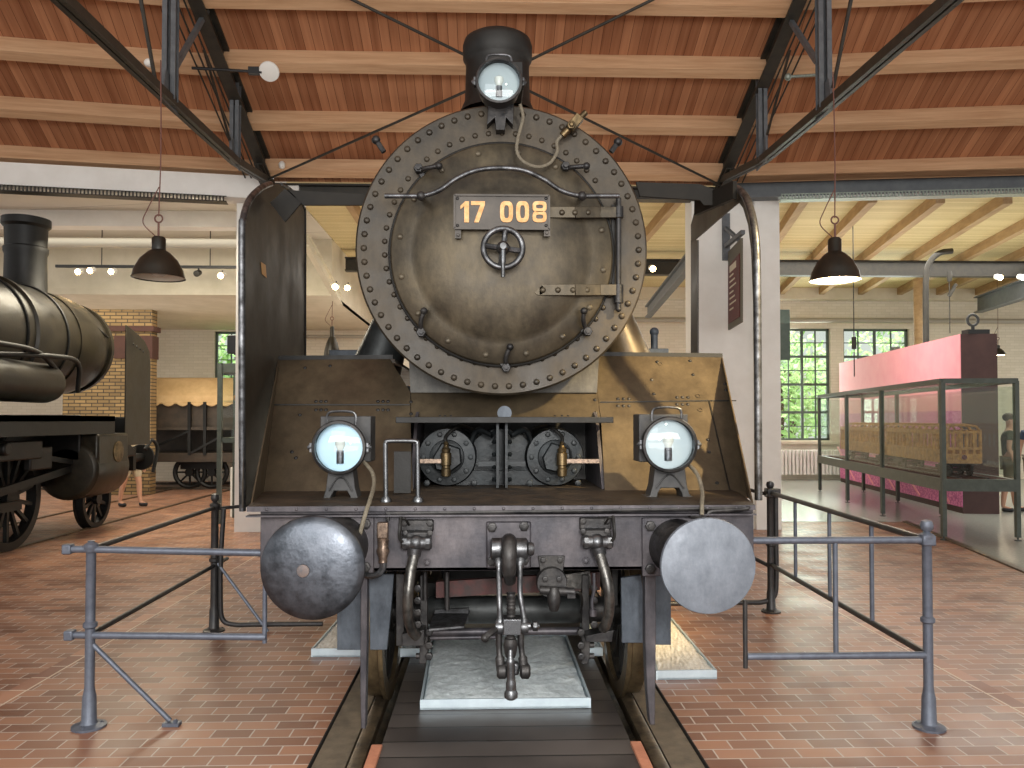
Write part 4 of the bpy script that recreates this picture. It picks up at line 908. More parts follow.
# (kept narrow enough to stay behind the boiler)
b.bm.free()
b = B(); b.prism([(-.85, 11.5, 1.0), (.85, 11.5, 1.0), (.85, 11.5, 3.2), (.5, 11.5, 3.6), (-.5, 11.5, 3.6), (-.85, 11.5, 3.2)], (0, .3, 0)); part(b, 'cab_front', 'dark_black')
# ================================================================ sand trays
def tray_box(poly_front, poly_back, m, lab):
    f0, f1, k0, k1 = poly_front + poly_back; h = .06
    t = thing('sand_tray', ((f0 + f1) / 2).to_tuple(), lab, 'tray')
    t.location.z = 0
    cs = [f0, f1, k1, k0]; ce = (f0 + f1 + k0 + k1) / 4; b = B()
    lo = [V((p.x, p.y, 0.0)) for p in cs]
    b.prism(lo, (0, 0, .012))
    for p, q in zip(lo, lo[1:] + lo[:1]):
        d = (q - p).normalized(); n = V((-d.y, d.x, 0)) * .012
        b.prism([p, q, q + n, p + n], (0, 0, h))
    b.build('tray_frame', 'tray_metal', t)
    b = B(); n = 40; vs = []; rn = random.Random(3)
    for j in range(n + 1):
        for i in range(n + 1):
            u = .02 + .96 * i / n; v = .02 + .96 * j / n; p = (lo[0] * (1 - u) + lo[1] * u) * (1 - v) + (lo[3] * (1 - u) + lo[2] * u) * v
            e = min(u, 1 - u, v, 1 - v); vs.append(V((p.x, p.y, .028 + min(e * .4, .018) + rn.uniform(-.008, .008))))
    b.vf(vs, [(j * (n + 1) + i, j * (n + 1) + i + 1, (j + 1) * (n + 1) + i + 1, (j + 1) * (n + 1) + i) for j in range(n) for i in range(n)])
    o = b.build('sand', m, t, sm=80); o['kind'] = 'stuff'
tray_box([FL(420, 710), FL(591, 708)], [FL(432, 640), FL(566, 640)], 'sand_grey', 'grey sheet metal drip tray of pale sand between the rails under the coupling')
tray_box([FL(311, 657), FL(372, 657)], [FL(341, 622), FL(378, 622)], 'sand_warm', 'pale drip tray on the brick floor left of the left rail')
tray_box([FL(656, 680), FL(717, 679)], [FL(646, 626), FL(672, 625)], 'sand_warm', 'pale drip tray on the brick floor right of the right rail')
tray_box([FL(400, 657), FL(424, 657)], [FL(416, 625), FL(430, 625)], 'sand_grey', 'narrow grey drip tray end beside the left rail under the brake hanger')
tray_box([FL(584, 656), FL(603, 656)], [FL(580, 625), FL(590, 625)], 'sand_grey', 'narrow grey drip tray end beside the right rail under the brake hanger')
# ================================================================ railings
def post(t, x, y, h, m, r=.026, ball=True, base=.085):
    b = B(); b.lathe([(base, 0), (base, .012), (.046, .022), (.040, .03), (.036, .17), (.031, .19), (r, .225), (r, h * .55), (r + .012, h * .55 + .01), (r + .012, h * .55 + .03), (r, h * .55 + .04), (r, h - .02), (r + .012, h), (r + .012, h + .02), (.016, h + .035)] + ([(.03, h + .05), (.036, h + .07), (.028, h + .095), (0, h + .105)] if ball else [(.02, h + .04), (0, h + .045)]), (x, y, 0), (0, 0, 1), 20)
    o = b.build('post', m, t)
    b = B()
    for k in range(3):
        a = 2 * PI * k / 3 + .5; b.nut((x + math.cos(a) * .062, y + math.sin(a) * .062, .01), .012, (0, 0, 1))
    b.build('anchor_bolts', m, o)['kind'] = 'stuff'
def rail(t, a, c, m, r=.02, nm='rail'):
    b = B(); b.cyl(a, c, r, n=12); return b.build(nm, m, t)
# left railing
p0 = FL(89, 727); p1 = FL(214, 631)
t = thing('railing', p0, 'grey tubular railing left of the locomotive with a slanting brace at its near post', 'railing')
zt = P(88, 549, p0.y).z; zl = P(88, 634.5, p0.y).z
post(t, p0.x, p0.y, zt + .005, 'rail_grey', ball=False, base=.09)
def jn(p, m='rail_grey'): b = B(); b.sph(p, .034); b.build('rail_joint', m, t)
a = P(70, 549, p0.y); c = P(266, 553, p0.y); rail(t, V((a.x, p0.y, a.z)), V((c.x, p0.y, c.z)), 'rail_grey'); b = B(); b.box(V((a.x - .01, p0.y, a.z)), (.05, .055, .055)); b.build('rail_end', 'rail_grey', t, .008)
a2 = P(70, 635, p0.y); c2 = P(266, 637, p0.y); rail(t, a2, c2, 'rail_grey'); b = B(); b.box(a2, (.05, .055, .055)); b.build('rail_end', 'rail_grey', t, .008)
rail(t, P(265, 580, p0.y), P(264.5, 643, p0.y), 'rail_grey', .013, 'end_bar')
b = B(); e = FL(170, 726); s0 = V((p0.x + .01, p0.y, zl - .05)); b.cyl(s0, e + V((0, 0, .03)), .014, n=10); b.box(e + V((.01, 0, .012)), (.09, .05, .02)); b.nut(e + V((.03, 0, .02)), .014, (0, 0, 1)); b.build('brace', 'rail_grey', t)
rail(t, V((p0.x, p0.y, zt)), V((p1.x, p1.y, zt + .01)), 'rail_dark', .016, 'side_rail'); rail(t, V((p0.x, p0.y, zl)), V((p1.x, p1.y + .3, zl + .02)), 'rail_dark', .016, 'side_rail')
jn(V((p0.x, p0.y, zt)))
post(t, p1.x, p1.y, zt + .02, 'rail_dark', .03)
b = B(); b.cyl(V((p1.x + .02, p1.y, .55)), FL(268, 634) + V((0, 0, .02)), .013, n=8); b.build('brace', 'rail_grey', t)
b = B(); x, y_ = p1.x + .05, p1.y; b.tube([(x + .02, y_, zt), (x, y_, .6), (x, y_, .25), (x + .02, y_, .09), (x + .12, y_, .05), (x + .3, y_, .05), (x + .82, y_, .05)], .02, 10); b.build('looped_pipe', 'rail_dark', t)
rail(t, V((p1.x, p1.y, zt)), V((p1.x + 1.2, p1.y + .8, zt + .05)), 'rail_dark', .014, 'rear_rail')
# right railing
p0 = FL(929, 728); p1 = FL(771, 612)
t = thing('railing', p0, 'grey tubular railing right of the locomotive with upright bars and ball-topped post', 'railing')
zt = P(925, 540, p0.y).z; zl = P(925, 655, p0.y).z
post(t, p0.x, p0.y, zt + .01, 'rail_grey')
b = B(); b.box((p0.x, p0.y, zt), (.075, .07, .06)); b.build('rail_joint', 'rail_grey', t, .01)
rail(t, P(752, 540.5, p0.y), V((p0.x, p0.y, zt)), 'rail_grey'); rail(t, P(747, 656.5, p0.y), V((p0.x, p0.y, zl)), 'rail_grey')
rail(t, P(745, 600, p0.y), P(745.5, 668, p0.y), 'rail_dark', .013, 'end_bar')
rail(t, P(835, 541, p0.y), P(836, 656, p0.y), 'rail_grey', .014, 'picket')
p1b = V((p1.x, p1.y, 0))
rail(t, V((p0.x, p0.y, zt)), V((p1.x, p1.y, zt + .02)), 'rail_dark', .019, 'side_rail'); rail(t, V((p0.x, p0.y, zl)), V((p1.x, p1.y, zl + .02)), 'rail_dark', .019, 'side_rail')
for px in (871, 829, 795):
    k = 0
    f = RP(px, 500, p0, V((p1.y - p0.y, -(p1.x - p0.x), 0)).normalized()); rail(t, V((f.x, f.y, zl)), V((f.x, f.y, zt)), 'rail_grey', .014, 'picket')
post(t, p1.x, p1.y, zt + .02, 'rail_dark', .03)
b = B(); x, y_ = p1.x + .05, p1.y; b.tube([(x, y_, zt), (x, y_, .6), (x, y_, .3), (x - .02, y_, .14), (x - .12, y_, .09), (x - .3, y_, .085), (x - 1.1, y_, .08)], .022, 10); b.build('looped_pipe', 'rail_dark', t)
b = B(); b.box((p1.x + .02, p1.y, zt + .02), (.12, .1, .08)); b.build('rail_joint', 'rail_dark', t, .01)
rail(t, V((p1.x, p1.y, zl)), V((p1.x - .5, p1.y + .7, zl + .25)), 'rail_dark', .018, 'rear_rail')
rail(t, V((p1.x, p1.y, zt)), V((p1.x - .5, p1.y + .7, zt + .12)), 'rail_dark', .016, 'rear_rail')
# ================================================================ pendant lamps
def pendant(px, pyt, pyb, Y, wpx, lit, lab, topy):
    c = P(px, pyb, Y); r = wpx / 2 * Y / F; top = P(px, pyt, Y); H = top.z - c.z
    t = thing('pendant_lamp', c, lab, 'lamp'); 
    b = B(); b.lathe([(r * 1.03, -.01), (r, 0), (r * .93, H * .18), (r * .72, H * .42), (r * .42, H * .60), (r * .3, H * .64), (r * .27, H * .66), (r * .27, H * .93), (r * .2, H * .98), (0, H)], c, (0, 0, 1), 40, caps=False); b.build('lamp_shade', 'lamp_shade', t)
    b = B(); b.lathe([(r * .99, .0), (r * .91, H * .17), (r * .7, H * .40), (r * .4, H * .57), (0, H * .6)], c, (0, 0, 1), 40, caps=False); b.build('shade_inside', 'lamp_inner', t)
    b = B(); b.sph(c + V((0, 0, H * .25)), r * .42); b.build('bulb', 'bulb_on' if lit else 'bulb_off', t)
    b = B(); b.tube([top + V((0, 0, .0)), top + V((0, 0, .12))], .01, 8); b.torus(top + V((0, 0, .16)), .035, .008, (0, 1, 0), 16, 6); b.tube([top + V((0, 0, .18)), V((c.x + .01, c.y, (top.z + topy) / 2)), V((c.x, c.y, topy))], .006, 6); b.tube([top + V((-.03, 0, 0)), top + V((-.14, 0, .12)), top + V((-.1, 0, .25)), top + V((0, 0, .45))], .005, 6); b.build('suspension_cord', 'cord', t)
    if lit:
        l = bpy.data.lights.new('bulb_light', 'POINT'); l.energy = 60; l.color = (1, .85, .6); l.shadow_soft_size = .1
        o = bpy.data.objects.new('bulb_light', l); col.objects.link(o); o.location = c + V((0, 0, -.06))
pendant(158.5, 236, 277, 7.2, 49, 0, 'dark dome pendant lamp, unlit, hanging on the left under the truss', PX(170, 104, XL).z)
pendant(835, 237, 280, 7.2, 49, 1, 'dark dome pendant lamp, lit warm, hanging on the right under the truss', PX(825, 110, XR).z)
pendant(332, 326, 356, 16.6, 16, 0, 'tiny dark pendant lamp seen between solid smoke deflector and boiler', 5.4)
pendant(998, 345, 355, 19, 14, 1, 'small lit pendant lamp in front of the far right white wall', 5.4)
# truss-mounted white things
def disc(px, py, Y, r, lab, nm):
    c = P(px, py, Y); b = B(); b.lathe([(r * .9, .03), (r, .015), (r * .9, -.005), (0, -.02)], c, (0, .5, .85), 28); tag(b.build(nm, 'white_plastic'), lab, 'dish')
t = thing('smoke_detector', P(268, 72, 9.0), 'white round detector disc on an arm beside the left truss', 'detector')
b = B(); b.lathe([(.09, .04), (.115, .02), (.11, 0), (0, -.02)], P(269, 72, 9.0), (-.1, .75, .65), 28); b.build('disc', 'white_plastic', t)
b = B(); b.cyl(P(192, 68, 9.0), P(262, 72, 9.0), .018, n=8); b.box(P(254, 71, 9.0), (.12, .06, .08)); b.build('arm', 'black_plastic', t)
b = B(); b.sph(P(149, 63, 8.2), .05, (1, 1, .9)); tag(b.build('sensor', 'white_plastic'), 'small white sensor left of the left truss post', 'sensor')
b = B(); b.sph(P(282, 165, 11.6), .05, (1, 1, 1.2)); tag(b.build('sensor', 'white_plastic'), 'small white sensor at the foot of the left truss', 'sensor')
b = B(); b.cyl(P(786, 77, 8.6), P(816, 75, 8.6), .018, n=8); b.sph(P(788, 77, 8.6), .04); tag(b.build('sensor', 'galv'), 'grey sensor arm beside the right truss post', 'sensor')
# ================================================================ track lights on the left
z = P(150, 267, 15).z
b = B(); b.bb((P(56, 265, 15).x, 14.97, z - .02), (P(240, 267, 15).x, 15.03, z + .03)); tag(b.build('lighting_track', 'black_plastic'), 'black lighting track hung below the white pipe on the left', 'lighting track')
b = B(); b.cyl((P(101.5, 260, 15.05).x, 15.06, z), (P(101.5, 260, 15.05).x, 15.06, 5.4), .01, n=6); b.cyl((P(210, 260, 15.05).x, 15.06, z), (P(210, 260, 15.05).x, 15.06, 5.4), .01, n=6); tag(b.build('suspension_rod', 'truss_dark'), 'thin rods carrying the black lighting track on the left', 'rod')
def spot(px, py, Y, on, lab, dz=.0):
    c = P(px, py, Y); t = thing('track_spotlight', c, lab, 'spotlight', 'track spotlights under the annex ceilings')
    b = B(); b.cyl(c + V((0, .06, .02)), c + V((0, -.08, -.03)), .055, .06, 16); b.build('housing', 'black_plastic' if not on else 'white_plastic', t, .004)
    b = B(); b.lathe([(.052, 0), (0, -.012)], c + V((0, -.082, -.031)), (0, 1, .35), 16, caps=False); b.build('lamp_face', 'spot_on' if on else 'lens_off', t)
    b = B(); b.bar(c, c + V((0, .03, .09)), .02, .02); b.build('bracket', 'black_plastic', t)
spot(80, 271, 14.9, 1, 'leftmost lit spotlight on the black track at the left')
spot(92, 270, 14.9, 1, 'second lit spotlight from the left on the black track')
spot(113, 271, 14.9, 1, 'third lit spotlight on the black track, left of the pendant lamp')
spot(198, 273, 14.9, 0, 'unlit black spotlight on the track right of the pendant lamp')
spot(222, 275, 14.9, 1, 'lit spotlight at the right end of the black track')
spot(336, 286, 14, 1, 'brightest warm spotlight seen left of the boiler')
spot(348, 287, 15, 1, 'smaller spotlight just right of the brightest one left of the boiler')
spot(652, 268, 14, 1, 'lit spotlight seen just right of the boiler')
spot(998, 277, 15.5, 1, 'lit spotlight under the annex beam above the display case, left of two')
spot(1021, 277, 15.5, 1, 'lit spotlight under the annex beam at the right picture edge')
# ================================================================ hanging sign
t = thing('hanging_sign', P(740, 260, 11.3), 'dark red sign hanging edgewise from a bracket on the right pillar', 'sign')
ya, yb_ = 11.9, 11.2
b = B(); b.bb(P(723, 260, 12.05), P(729, 214, 12.1)); b.bar(P(726, 228, 12.0), P(739, 240, 11.4), .05); b.bar(P(726, 246, 12.0), P(743, 232, 11.1), .06); b.build('bracket', 'truss_grey', t)
A1, A2 = P(728, 252, 12.0), P(741, 238, 11.2); C1, C2 = P(728, 330, 12.0), P(741, 322, 11.2)
b = B(); b.prism([A1, A2, C2, C1], (.03, 0, 0)); b.build('sign_board', 'sign_frame', t)
b = B(); f = lambda u, v: (A1 * (1 - u) + A2 * u) * (1 - v) + (C1 * (1 - u) + C2 * u) * v + V((-.012, 0, 0))
b.prism([f(.08, .2), f(.92, .17), f(.92, .93), f(.08, .93)], (.012, 0, 0)); b.build('red_face', 'sign_red', t)
for k in range(7):
    b = B(); v = .34 + k * .07; b.prism([f(.2, v), f(.2 + .3 + .3 * ((k * 7) % 3) / 3, v), f(.2 + .3 + .3 * ((k * 7) % 3) / 3, v + .02), f(.2, v + .02)], (-.003, 0, 0)); b.build('text_line', 'cream_paint', t)
b = B(); b.prism([f(.2, .22), f(.7, .22), f(.7, .3), f(.2, .3)], (-.003, 0, 0)); b.build('heading_block', 'cream_paint', t)
# ================================================================ glass display case on the right
A = FL(944, 540); u = (FL(820, 492) - A); Lc = u.length; u.normalize(); v = (FL(1018, 541) - A); Wc = v.length; v.normalize()
zb_ = P(943, 485, A.y).z; zt_ = P(943, 381, A.y).z
case = thing('display_case', A, 'long glass display case on thin legs holding wagon models', 'display case')
fr = .07
def CP(s, w, z): p = A + u * s + v * w; return V((p.x, p.y, z))
b = B()
for w in (0, Wc):
    b.bar(CP(0, w, zt_), CP(Lc, w, zt_), fr, .07); b.bar(CP(0, w, zb_), CP(Lc, w, zb_), fr, .17)
for s in (0, Lc): b.bar(CP(s, 0, zt_), CP(s, Wc, zt_), fr, .07); b.bar(CP(s, 0, zb_), CP(s, Wc, zb_), fr, .17)
b.build('case_frame', 'case_frame', case)
stn = [0, 2.75, 5.05, Lc]
for s in stn:
    for w in (0, Wc):
        b = B(); b.bar(CP(s, w, zb_), CP(s, w, zt_), .06, .06); b.build('upright', 'case_frame', case)
        b = B(); b.bar(CP(s, w, .05), CP(s, w, zb_), .06, .06); b.lathe([(.05, 0), (.05, .015), (.012, .02), (.012, .06)], CP(s, w, 0), (0, 0, 1), 14); b.build('leg', 'case_frame', case)
b = B(); b.prism([CP(0, 0, zb_ + .05), CP(Lc, 0, zb_ + .05), CP(Lc, Wc, zb_ + .05), CP(0, Wc, zb_ + .05)], (0, 0, .03)); b.build('case_floor', 'case_floor', case)
for (s0, w0, s1, w1) in ((0, 0, stn[1], 0), (stn[1], 0, stn[2], 0), (stn[2], 0, Lc, 0), (0, Wc, Lc, Wc), (0, 0, 0, Wc), (Lc, 0, Lc, Wc)):
    b = B(); b.bar(CP(s0, w0, (zb_ + zt_) / 2 + .02), CP(s1, w1, (zb_ + zt_) / 2 + .02), .008, zt_ - zb_ - .2); b.build('glass_pane', 'case_glass', case)
b = B(); b.prism([CP(0, 0, zt_ + .02), CP(Lc, 0, zt_ + .02), CP(Lc, Wc, zt_ + .02), CP(0, Wc, zt_ + .02)], (0, 0, .008)); b.build('glass_top', 'case_glass', case)
# railcar models
def model_car(s0, L, m, lab, h=.66):
    t = thing('railcar_model', CP(s0, Wc / 2, zb_ + .08), lab, 'model'); z = zb_ + .08; w = .48; c0 = Wc / 2
    def q(s, ww, zz): return CP(s0 + s, c0 + ww, z + zz)
    b = B(); prof = [(-w / 2, .2), (w / 2, .2), (w / 2, h - .1), (w * .38, h - .03), (0, h), (-w * .38, h - .03), (-w / 2, h - .1)]
    # hollow cage of framing so that one sees into the body
    b.bar(q(0, 0, .22), q(L, 0, .22), w, .05)
    for ww in (-w / 2, w / 2):
        b.bar(q(0, ww, h - .12), q(L, ww, h - .12), .03, .06); b.bar(q(0, ww, .38), q(L, ww, .38), .025, .03)
        n = int(L / .16)
        for i in range(n + 1):
            s = L * i / n; b.bar(q(s, ww, .2), q(s, ww, h - .1), .035, .03, up=(1, 0, 0))
        b.bar(q(0, ww, .30), q(L, ww, .30), .02, .15)
    b.build('car_body', m, t)
    b = B()
    for i in range(int(L / .3) + 1):
        s = min(i * .3, L); P_ = [q(s, x, zz) for x, zz in ((-w / 2, h - .1), (-w * .38, h - .03), (0, h), (w * .38, h - .03), (w / 2, h - .1))]
        for a_, c_ in zip(P_, P_[1:]): b.bar(a_, c_, .025, .025)
    for x, zz in ((-w * .38, h - .03), (0, h), (w * .38, h - .03)): b.bar(q(0, x, zz), q(L, x, zz), .03, .02)
    b.build('roof_frame', m, t)
    for s in (0, L):
        b = B()
        for x in (-w / 2, -w * .3, -w * .1, w * .1, w * .3, w / 2): b.bar(q(s, x, .2), q(s, x, h - .08), .035, .03, up=(0, 1, 0))
        for zz in (.22, .32, .42, h - .12): b.bar(q(s, -w / 2, zz), q(s, w / 2, zz), .03, .035)
        b.bar(q(s, -w / 2, .27), q(s, w / 2, .27), .015, .08)
        b.build('end_wall', m, t)
    b = B(); b.lathe([(.035, 0), (.035, .02)], q(-.02, 0, .29), -u, 16); b.build('end_lamp', 'sign_red', t)
    for s in (.35, L - .35):
        b = B(); b.bar(q(s - .25, -w * .35, .13), q(s + .25, -w * .35, .13), .03, .06); b.bar(q(s - .25, w * .35, .13), q(s + .25, w * .35, .13), .03, .06); b.bar(q(s, -w * .35, .15), q(s, w * .35, .15), .05, .06); bg = b.build('bogie', 'old_loco_dark', t)
        for ds in (-.16, .16):
            b = B()
            for x in (-1, 1): b.lathe([(.09, 0), (.09, .03), (.03, .03)], q(s + ds, x * w * .3, .09), v, 20)
            b.cyl(q(s + ds, -w * .3, .09), q(s + ds, w * .3, .09), .015); b.build('wheel_set', 'old_loco_dark', bg)
model_car(.55, 2.7, 'oak', 'yellow wooden railcar model at the near end of the glass case', .78)
model_car(3.6, 2.9, 'oak', 'yellow wooden railcar model at the far end of the glass case', .78)
for w in (-.18, .18):
    b = B(); b.bar(CP(.15, Wc / 2 + w, zb_ + .085), CP(Lc - .15, Wc / 2 + w, zb_ + .085), .02, .012); tag(b.build('model_rail', 'steel'), 'thin model track rail inside the glass case, %s side' % ('near' if w < 0 else 'far'), 'rail')
# ================================================================ pink display wall
Pn = FL(963, 514); Pf = V((P(840, 400, 21.2).x, 21.2, 0)); uw = (Pf - Pn).normalized(); vw = V((uw.y, -uw.x, 0)); zT = P(963, 334, Pn.y).z
wall_p = thing('display_wall', Pn, 'tall pink display wall with dark maroon end behind the glass case', 'display wall')
L_ = (Pf - Pn).length; Wd = .62
b = B(); b.prism([Pn, Pn + uw * L_, Pn + uw * L_ + vw * Wd, Pn + vw * Wd], (0, 0, zT)); b.build('wall_body', 'maroon', wall_p)
b = B(); b.prism([Pn - vw * .012 + V((0, 0, .9)), Pn + uw * L_ - vw * .012 + V((0, 0, .9)), Pn + uw * L_ + V((0, 0, .9)) - vw * .001, Pn - vw * .001 + V((0, 0, .9))], (0, 0, zT - .9)); b.build('pink_face', 'pink', wall_p)
b = B(); b.prism([Pn - vw * .016 + V((0, 0, .12)), Pn + uw * L_ - vw * .016 + V((0, 0, .12)), Pn + uw * L_ - vw * .001 + V((0, 0, .12)), Pn - vw * .001 + V((0, 0, .12))], (0, 0, 1.75)); b.build('map_print', 'pink_map', wall_p)
b = B()
for k in range(5):
    s = .5 + k * 1.4; b.bar(Pn + uw * s - vw * .02 + V((0, 0, .15)), Pn + uw * (s + 1.5) - vw * .02 + V((0, 0, .95)), .01, .05)
b.build('map_lines', 'pink', wall_p)['kind'] = 'stuff'
b = B(); q = Pn + uw * .1 + vw * .3; q.z = zT; b.box(q + V((0, 0, .04)), (.4, .2, .08)); b.cyl(q + V((-.05, 0, .08)), q + V((-.05, 0, .16)), .03); b.torus(q + V((-.05, 0, .26)), .10, .025, (0, 1, 0), 20, 8); tag(b.build('clamp_lamp', 'black_plastic'), 'small black clamp lamp standing on top of the pink wall', 'lamp')
# chain hoist between
b = B(); p = P(949.5, 300, 16.5); b.cyl((p.x, p.y, P(0, 330, 16.5).z), (p.x, p.y, 4.9), .012, n=6); q = P(949.5, 276, 16.5); b.lathe([(.04, -.12), (.06, 0), (.04, .1)], q, (0, 0, 1), 12); b.bar(P(949, 296, 16.5), P(956, 284, 16.5), .06); tag(b.build('hanging_cable', 'truss_dark'), 'dark cable with hook hanging in front of the pink wall top', 'cable')
b = B(); p = P(854, 340, 14); b.cyl((p.x, p.y, P(0, 375, 14).z), (p.x, p.y, 5.3), .01, n=6); b.box(P(854, 343, 14), (.06, .06, .22)); tag(b.build('hanging_cable', 'truss_dark'), 'thin cable with small box hanging below the lit pendant lamp', 'cable')
# ================================================================ left display case
t = thing('display_case', FL(219, 500), 'narrow glass display case behind the left railing', 'display case')
yy = 13.0; xa_, xb2 = P(220, 400, yy).x, P(262, 400, yy).x; z0, z1 = P(0, 438, yy).z, P(0, 372, yy).z
for x in (xa_, xb2):
    for y2 in (yy, yy + .8):
        b = B(); b.bar((x, y2, 0), (x, y2, z1 + .15), .07); b.build('leg', 'case_frame', t)
b = B(); b.bb((xa_, yy, z0 - .08), (xb2, yy + .8, z0)); b.build('case_base', 'case_frame', t); b = B(); b.bb((xa_, yy, z1), (xb2, yy + .8, z1 + .15)); b.build('case_frame', 'case_frame', t)
b = B(); b.bb((xa_, yy - .01, z0), (xb2, yy, z1)); b.build('glass_pane', 'case_glass', t)
b = B(); b.bb((xa_ + .03, yy + .05, (z0 * .45 + z1 * .55)), (xb2, yy + .75, (z0 * .45 + z1 * .55) + .02)); b.build('glass_shelf', 'case_glass', t)
b = B(); b.bb((xa_ + .2, yy + .1, z0), (xb2 - .1, yy + .5, z0 + .2)); tag(b.build('wooden_box', 'red_iron', bevel=.02), 'small red brown box at the bottom of the left display case', 'box')
b = B(); b.bb((xa_ + .18, yy + .1, z0 * .45 + z1 * .55 + .02), (xb2 - .2, yy + .4, z0 * .45 + z1 * .55 + .12)); tag(b.build('model_block', 'oak', bevel=.03), 'small tan model on the shelf of the left display case', 'model')
b = B(); b.bb((P(231, 400, 13.9).x, 13.9, 0), (P(262, 400, 13.9).x, 14.2, P(0, 468, 13.9).z)); tag(b.build('plinth', 'white_paint'), 'pale plinth behind the left railing under the display case', 'plinth')
# monitor on the case
b = B(); b.bb(P(229, 354, 12.2), P(242, 335, 12.1)); tag(b.build('small_monitor', 'black_plastic', bevel=.01), 'small dark box mounted on the left pillar edge', 'monitor')
# ================================================================ covered wagon at the left back
Yw = 19.0
wg = thing('covered_wagon', P(190, 480, Yw), 'open railway wagon with cream canvas roof at the left back', 'wagon')
x0, x1 = P(118, 400, Yw).x, P(262, 400, Yw).x
z = lambda y: P(190, y, Yw).z
b = B(); n = 12; pr = []
zc0, zc1 = z(404), z(381)
q = [(x0, Yw, zc0), (x0, Yw, zc0 + .2), (x0, Yw + .5, zc1 + .08), (x0, Yw + 1.3, zc1 + .15), (x0, Yw + 2.3, zc0 + .2), (x0, Yw + 2.3, zc0)]
b.prism(q, (x1 - x0, 0, 0)); b.build('canvas_roof', 'canvas', wg)
b = B(); n = 60; vs = []
for i in range(n + 1):
    x = x0 + (x1 - x0) * i / n; s = abs(math.sin(i * PI / 6)); vs += [V((x, Yw - .02, zc0 + .02)), V((x, Yw - .02, zc0 - .06 + .09 * (1 - s)))]
b.vf(vs, [(2 * i, 2 * i + 2, 2 * i + 3, 2 * i + 1) for i in range(n)]); o = b.build('canvas_fringe', 'canvas', wg); mo = o.modifiers.new('s', 'SOLIDIFY'); mo.thickness = .012
b = B(); b.bb((x0, Yw + .1, z(430)), (x1, Yw + 2.2, z(404))); b.build('dark_curtain', 'wagon_brown', wg)
b = B(); b.bb((x0, Yw, z(462)), (x1, Yw + 2.3, z(453))); b.bb((x0, Yw, z(430)), (x1, Yw + .06, z(427))); b.build('wagon_floor', 'wagon_brown', wg)
b = B(); b.bb((x0, Yw + 1.5, z(453)), (x1, Yw + 1.55, z(430))); b.build('back_boards', 'wagon_brown', wg)
for px in (150, 189.5, 205, 235):
    b = B(); b.bar(P(px, 455, Yw), P(px, 402, Yw), .07); b.build('wagon_post', 'old_loco_dark', wg)
for a_, c_ in (((142, 453), (189, 431)), ((191, 453), (222, 436))):
    b = B(); b.bar(P(*a_, Yw - .02), P(*c_, Yw - .02), .05); b.build('truss_brace', 'old_loco_dark', wg)
for px in (190, 212, 130):
    b = B(); c = P(px, 475, Yw + .4); c.z = .42; b.torus(c, .36, .06, (0, 1, 0), 32, 8); b.lathe([(.1, -.08), (.1, .08)], c, (0, 1, 0), 14)
    for k in range(8): a_ = k * PI / 4; b.bar(c, c + V((math.sin(a_) * .36, 0, math.cos(a_) * .36)), .04)
    b.build('wagon_wheel', 'old_loco_dark', wg)
b = B(); b.bb((P(180, 0, Yw).x, Yw + .3, .5), (P(222, 0, Yw).x, Yw + .5, z(462))); b.build('axle_guard', 'old_loco_dark', wg)
for yy_ in (Yw + .4, Yw + 1.9):
    b = B(); b.bar((x0 - 3, yy_, .03), (x1 + .5, yy_, .03), .07, .06); tag(b.build('track_rail', 'rail_side'), 'rail under the canvas-roofed wagon, %s one' % ('nearer' if yy_ < Yw + 1 else 'farther'), 'rail')
# ================================================================ left locomotive (seen from behind its boiler, front to the right)
X0 = -7.05
lo = thing('old_steam_locomotive', (X0, 12, 0), 'older black steam locomotive cut by the left picture edge', 'locomotive')
def lp_(b, name, m, par=None, bevel=0): return b.build(name, m, par or lo, bevel)
zc = 2.88; rb = .82
b = B(); b.lathe([(.80, 0), (.80, 3.2), (.83, 3.22), (.83, 3.3), (.80, 3.32), (.80, 4.4), (.84, 4.42), (.84, 4.5), (.80, 4.52), (.80, 5.4), (.78, 5.6)], (X0, 6.4, zc), (0, 1, 0), 56); blr = lp_(b, 'boiler', 'old_loco')
b = B(); b.lathe([(.80, 0), (.80, .4), (.77, .75), (.71, 1.0), (.70, 1.04), (.75, 1.04), (.75, 1.12), (.64, 1.16), (.3, 1.28), (0, 1.32)], (X0, 12.0, zc), (0, 1, 0), 56); lp_(b, 'smokebox', 'old_loco')
for y_ in (8.6, 9.6, 10.6, 11.6):
    b = B(); b.torus((X0, y_, zc), .812, .018, (0, 1, 0), 48, 6); lp_(b, 'boiler_band', 'old_loco_dark', blr)
b = B(); q = P(28, 270, 11.5); q = V((X0, 11.9, 3.42)); b.lathe([(.36, 0), (.29, .2), (.28, .75), (.30, .8), (.30, .86), (.28, .88), (.29, 1.16), (.33, 1.2), (.33, 1.3), (.26, 1.32), (.25, .3)], q, (0, 0, 1), 32, caps=False); lp_(b, 'chimney', 'old_loco_dark')
b = B(); b.lathe([(.35, 0), (.33, .5), (.25, .62), (0, .66)], (X0, 10.55, 3.45), (0, 0, 1), 28); lp_(b, 'steam_dome', 'old_loco')
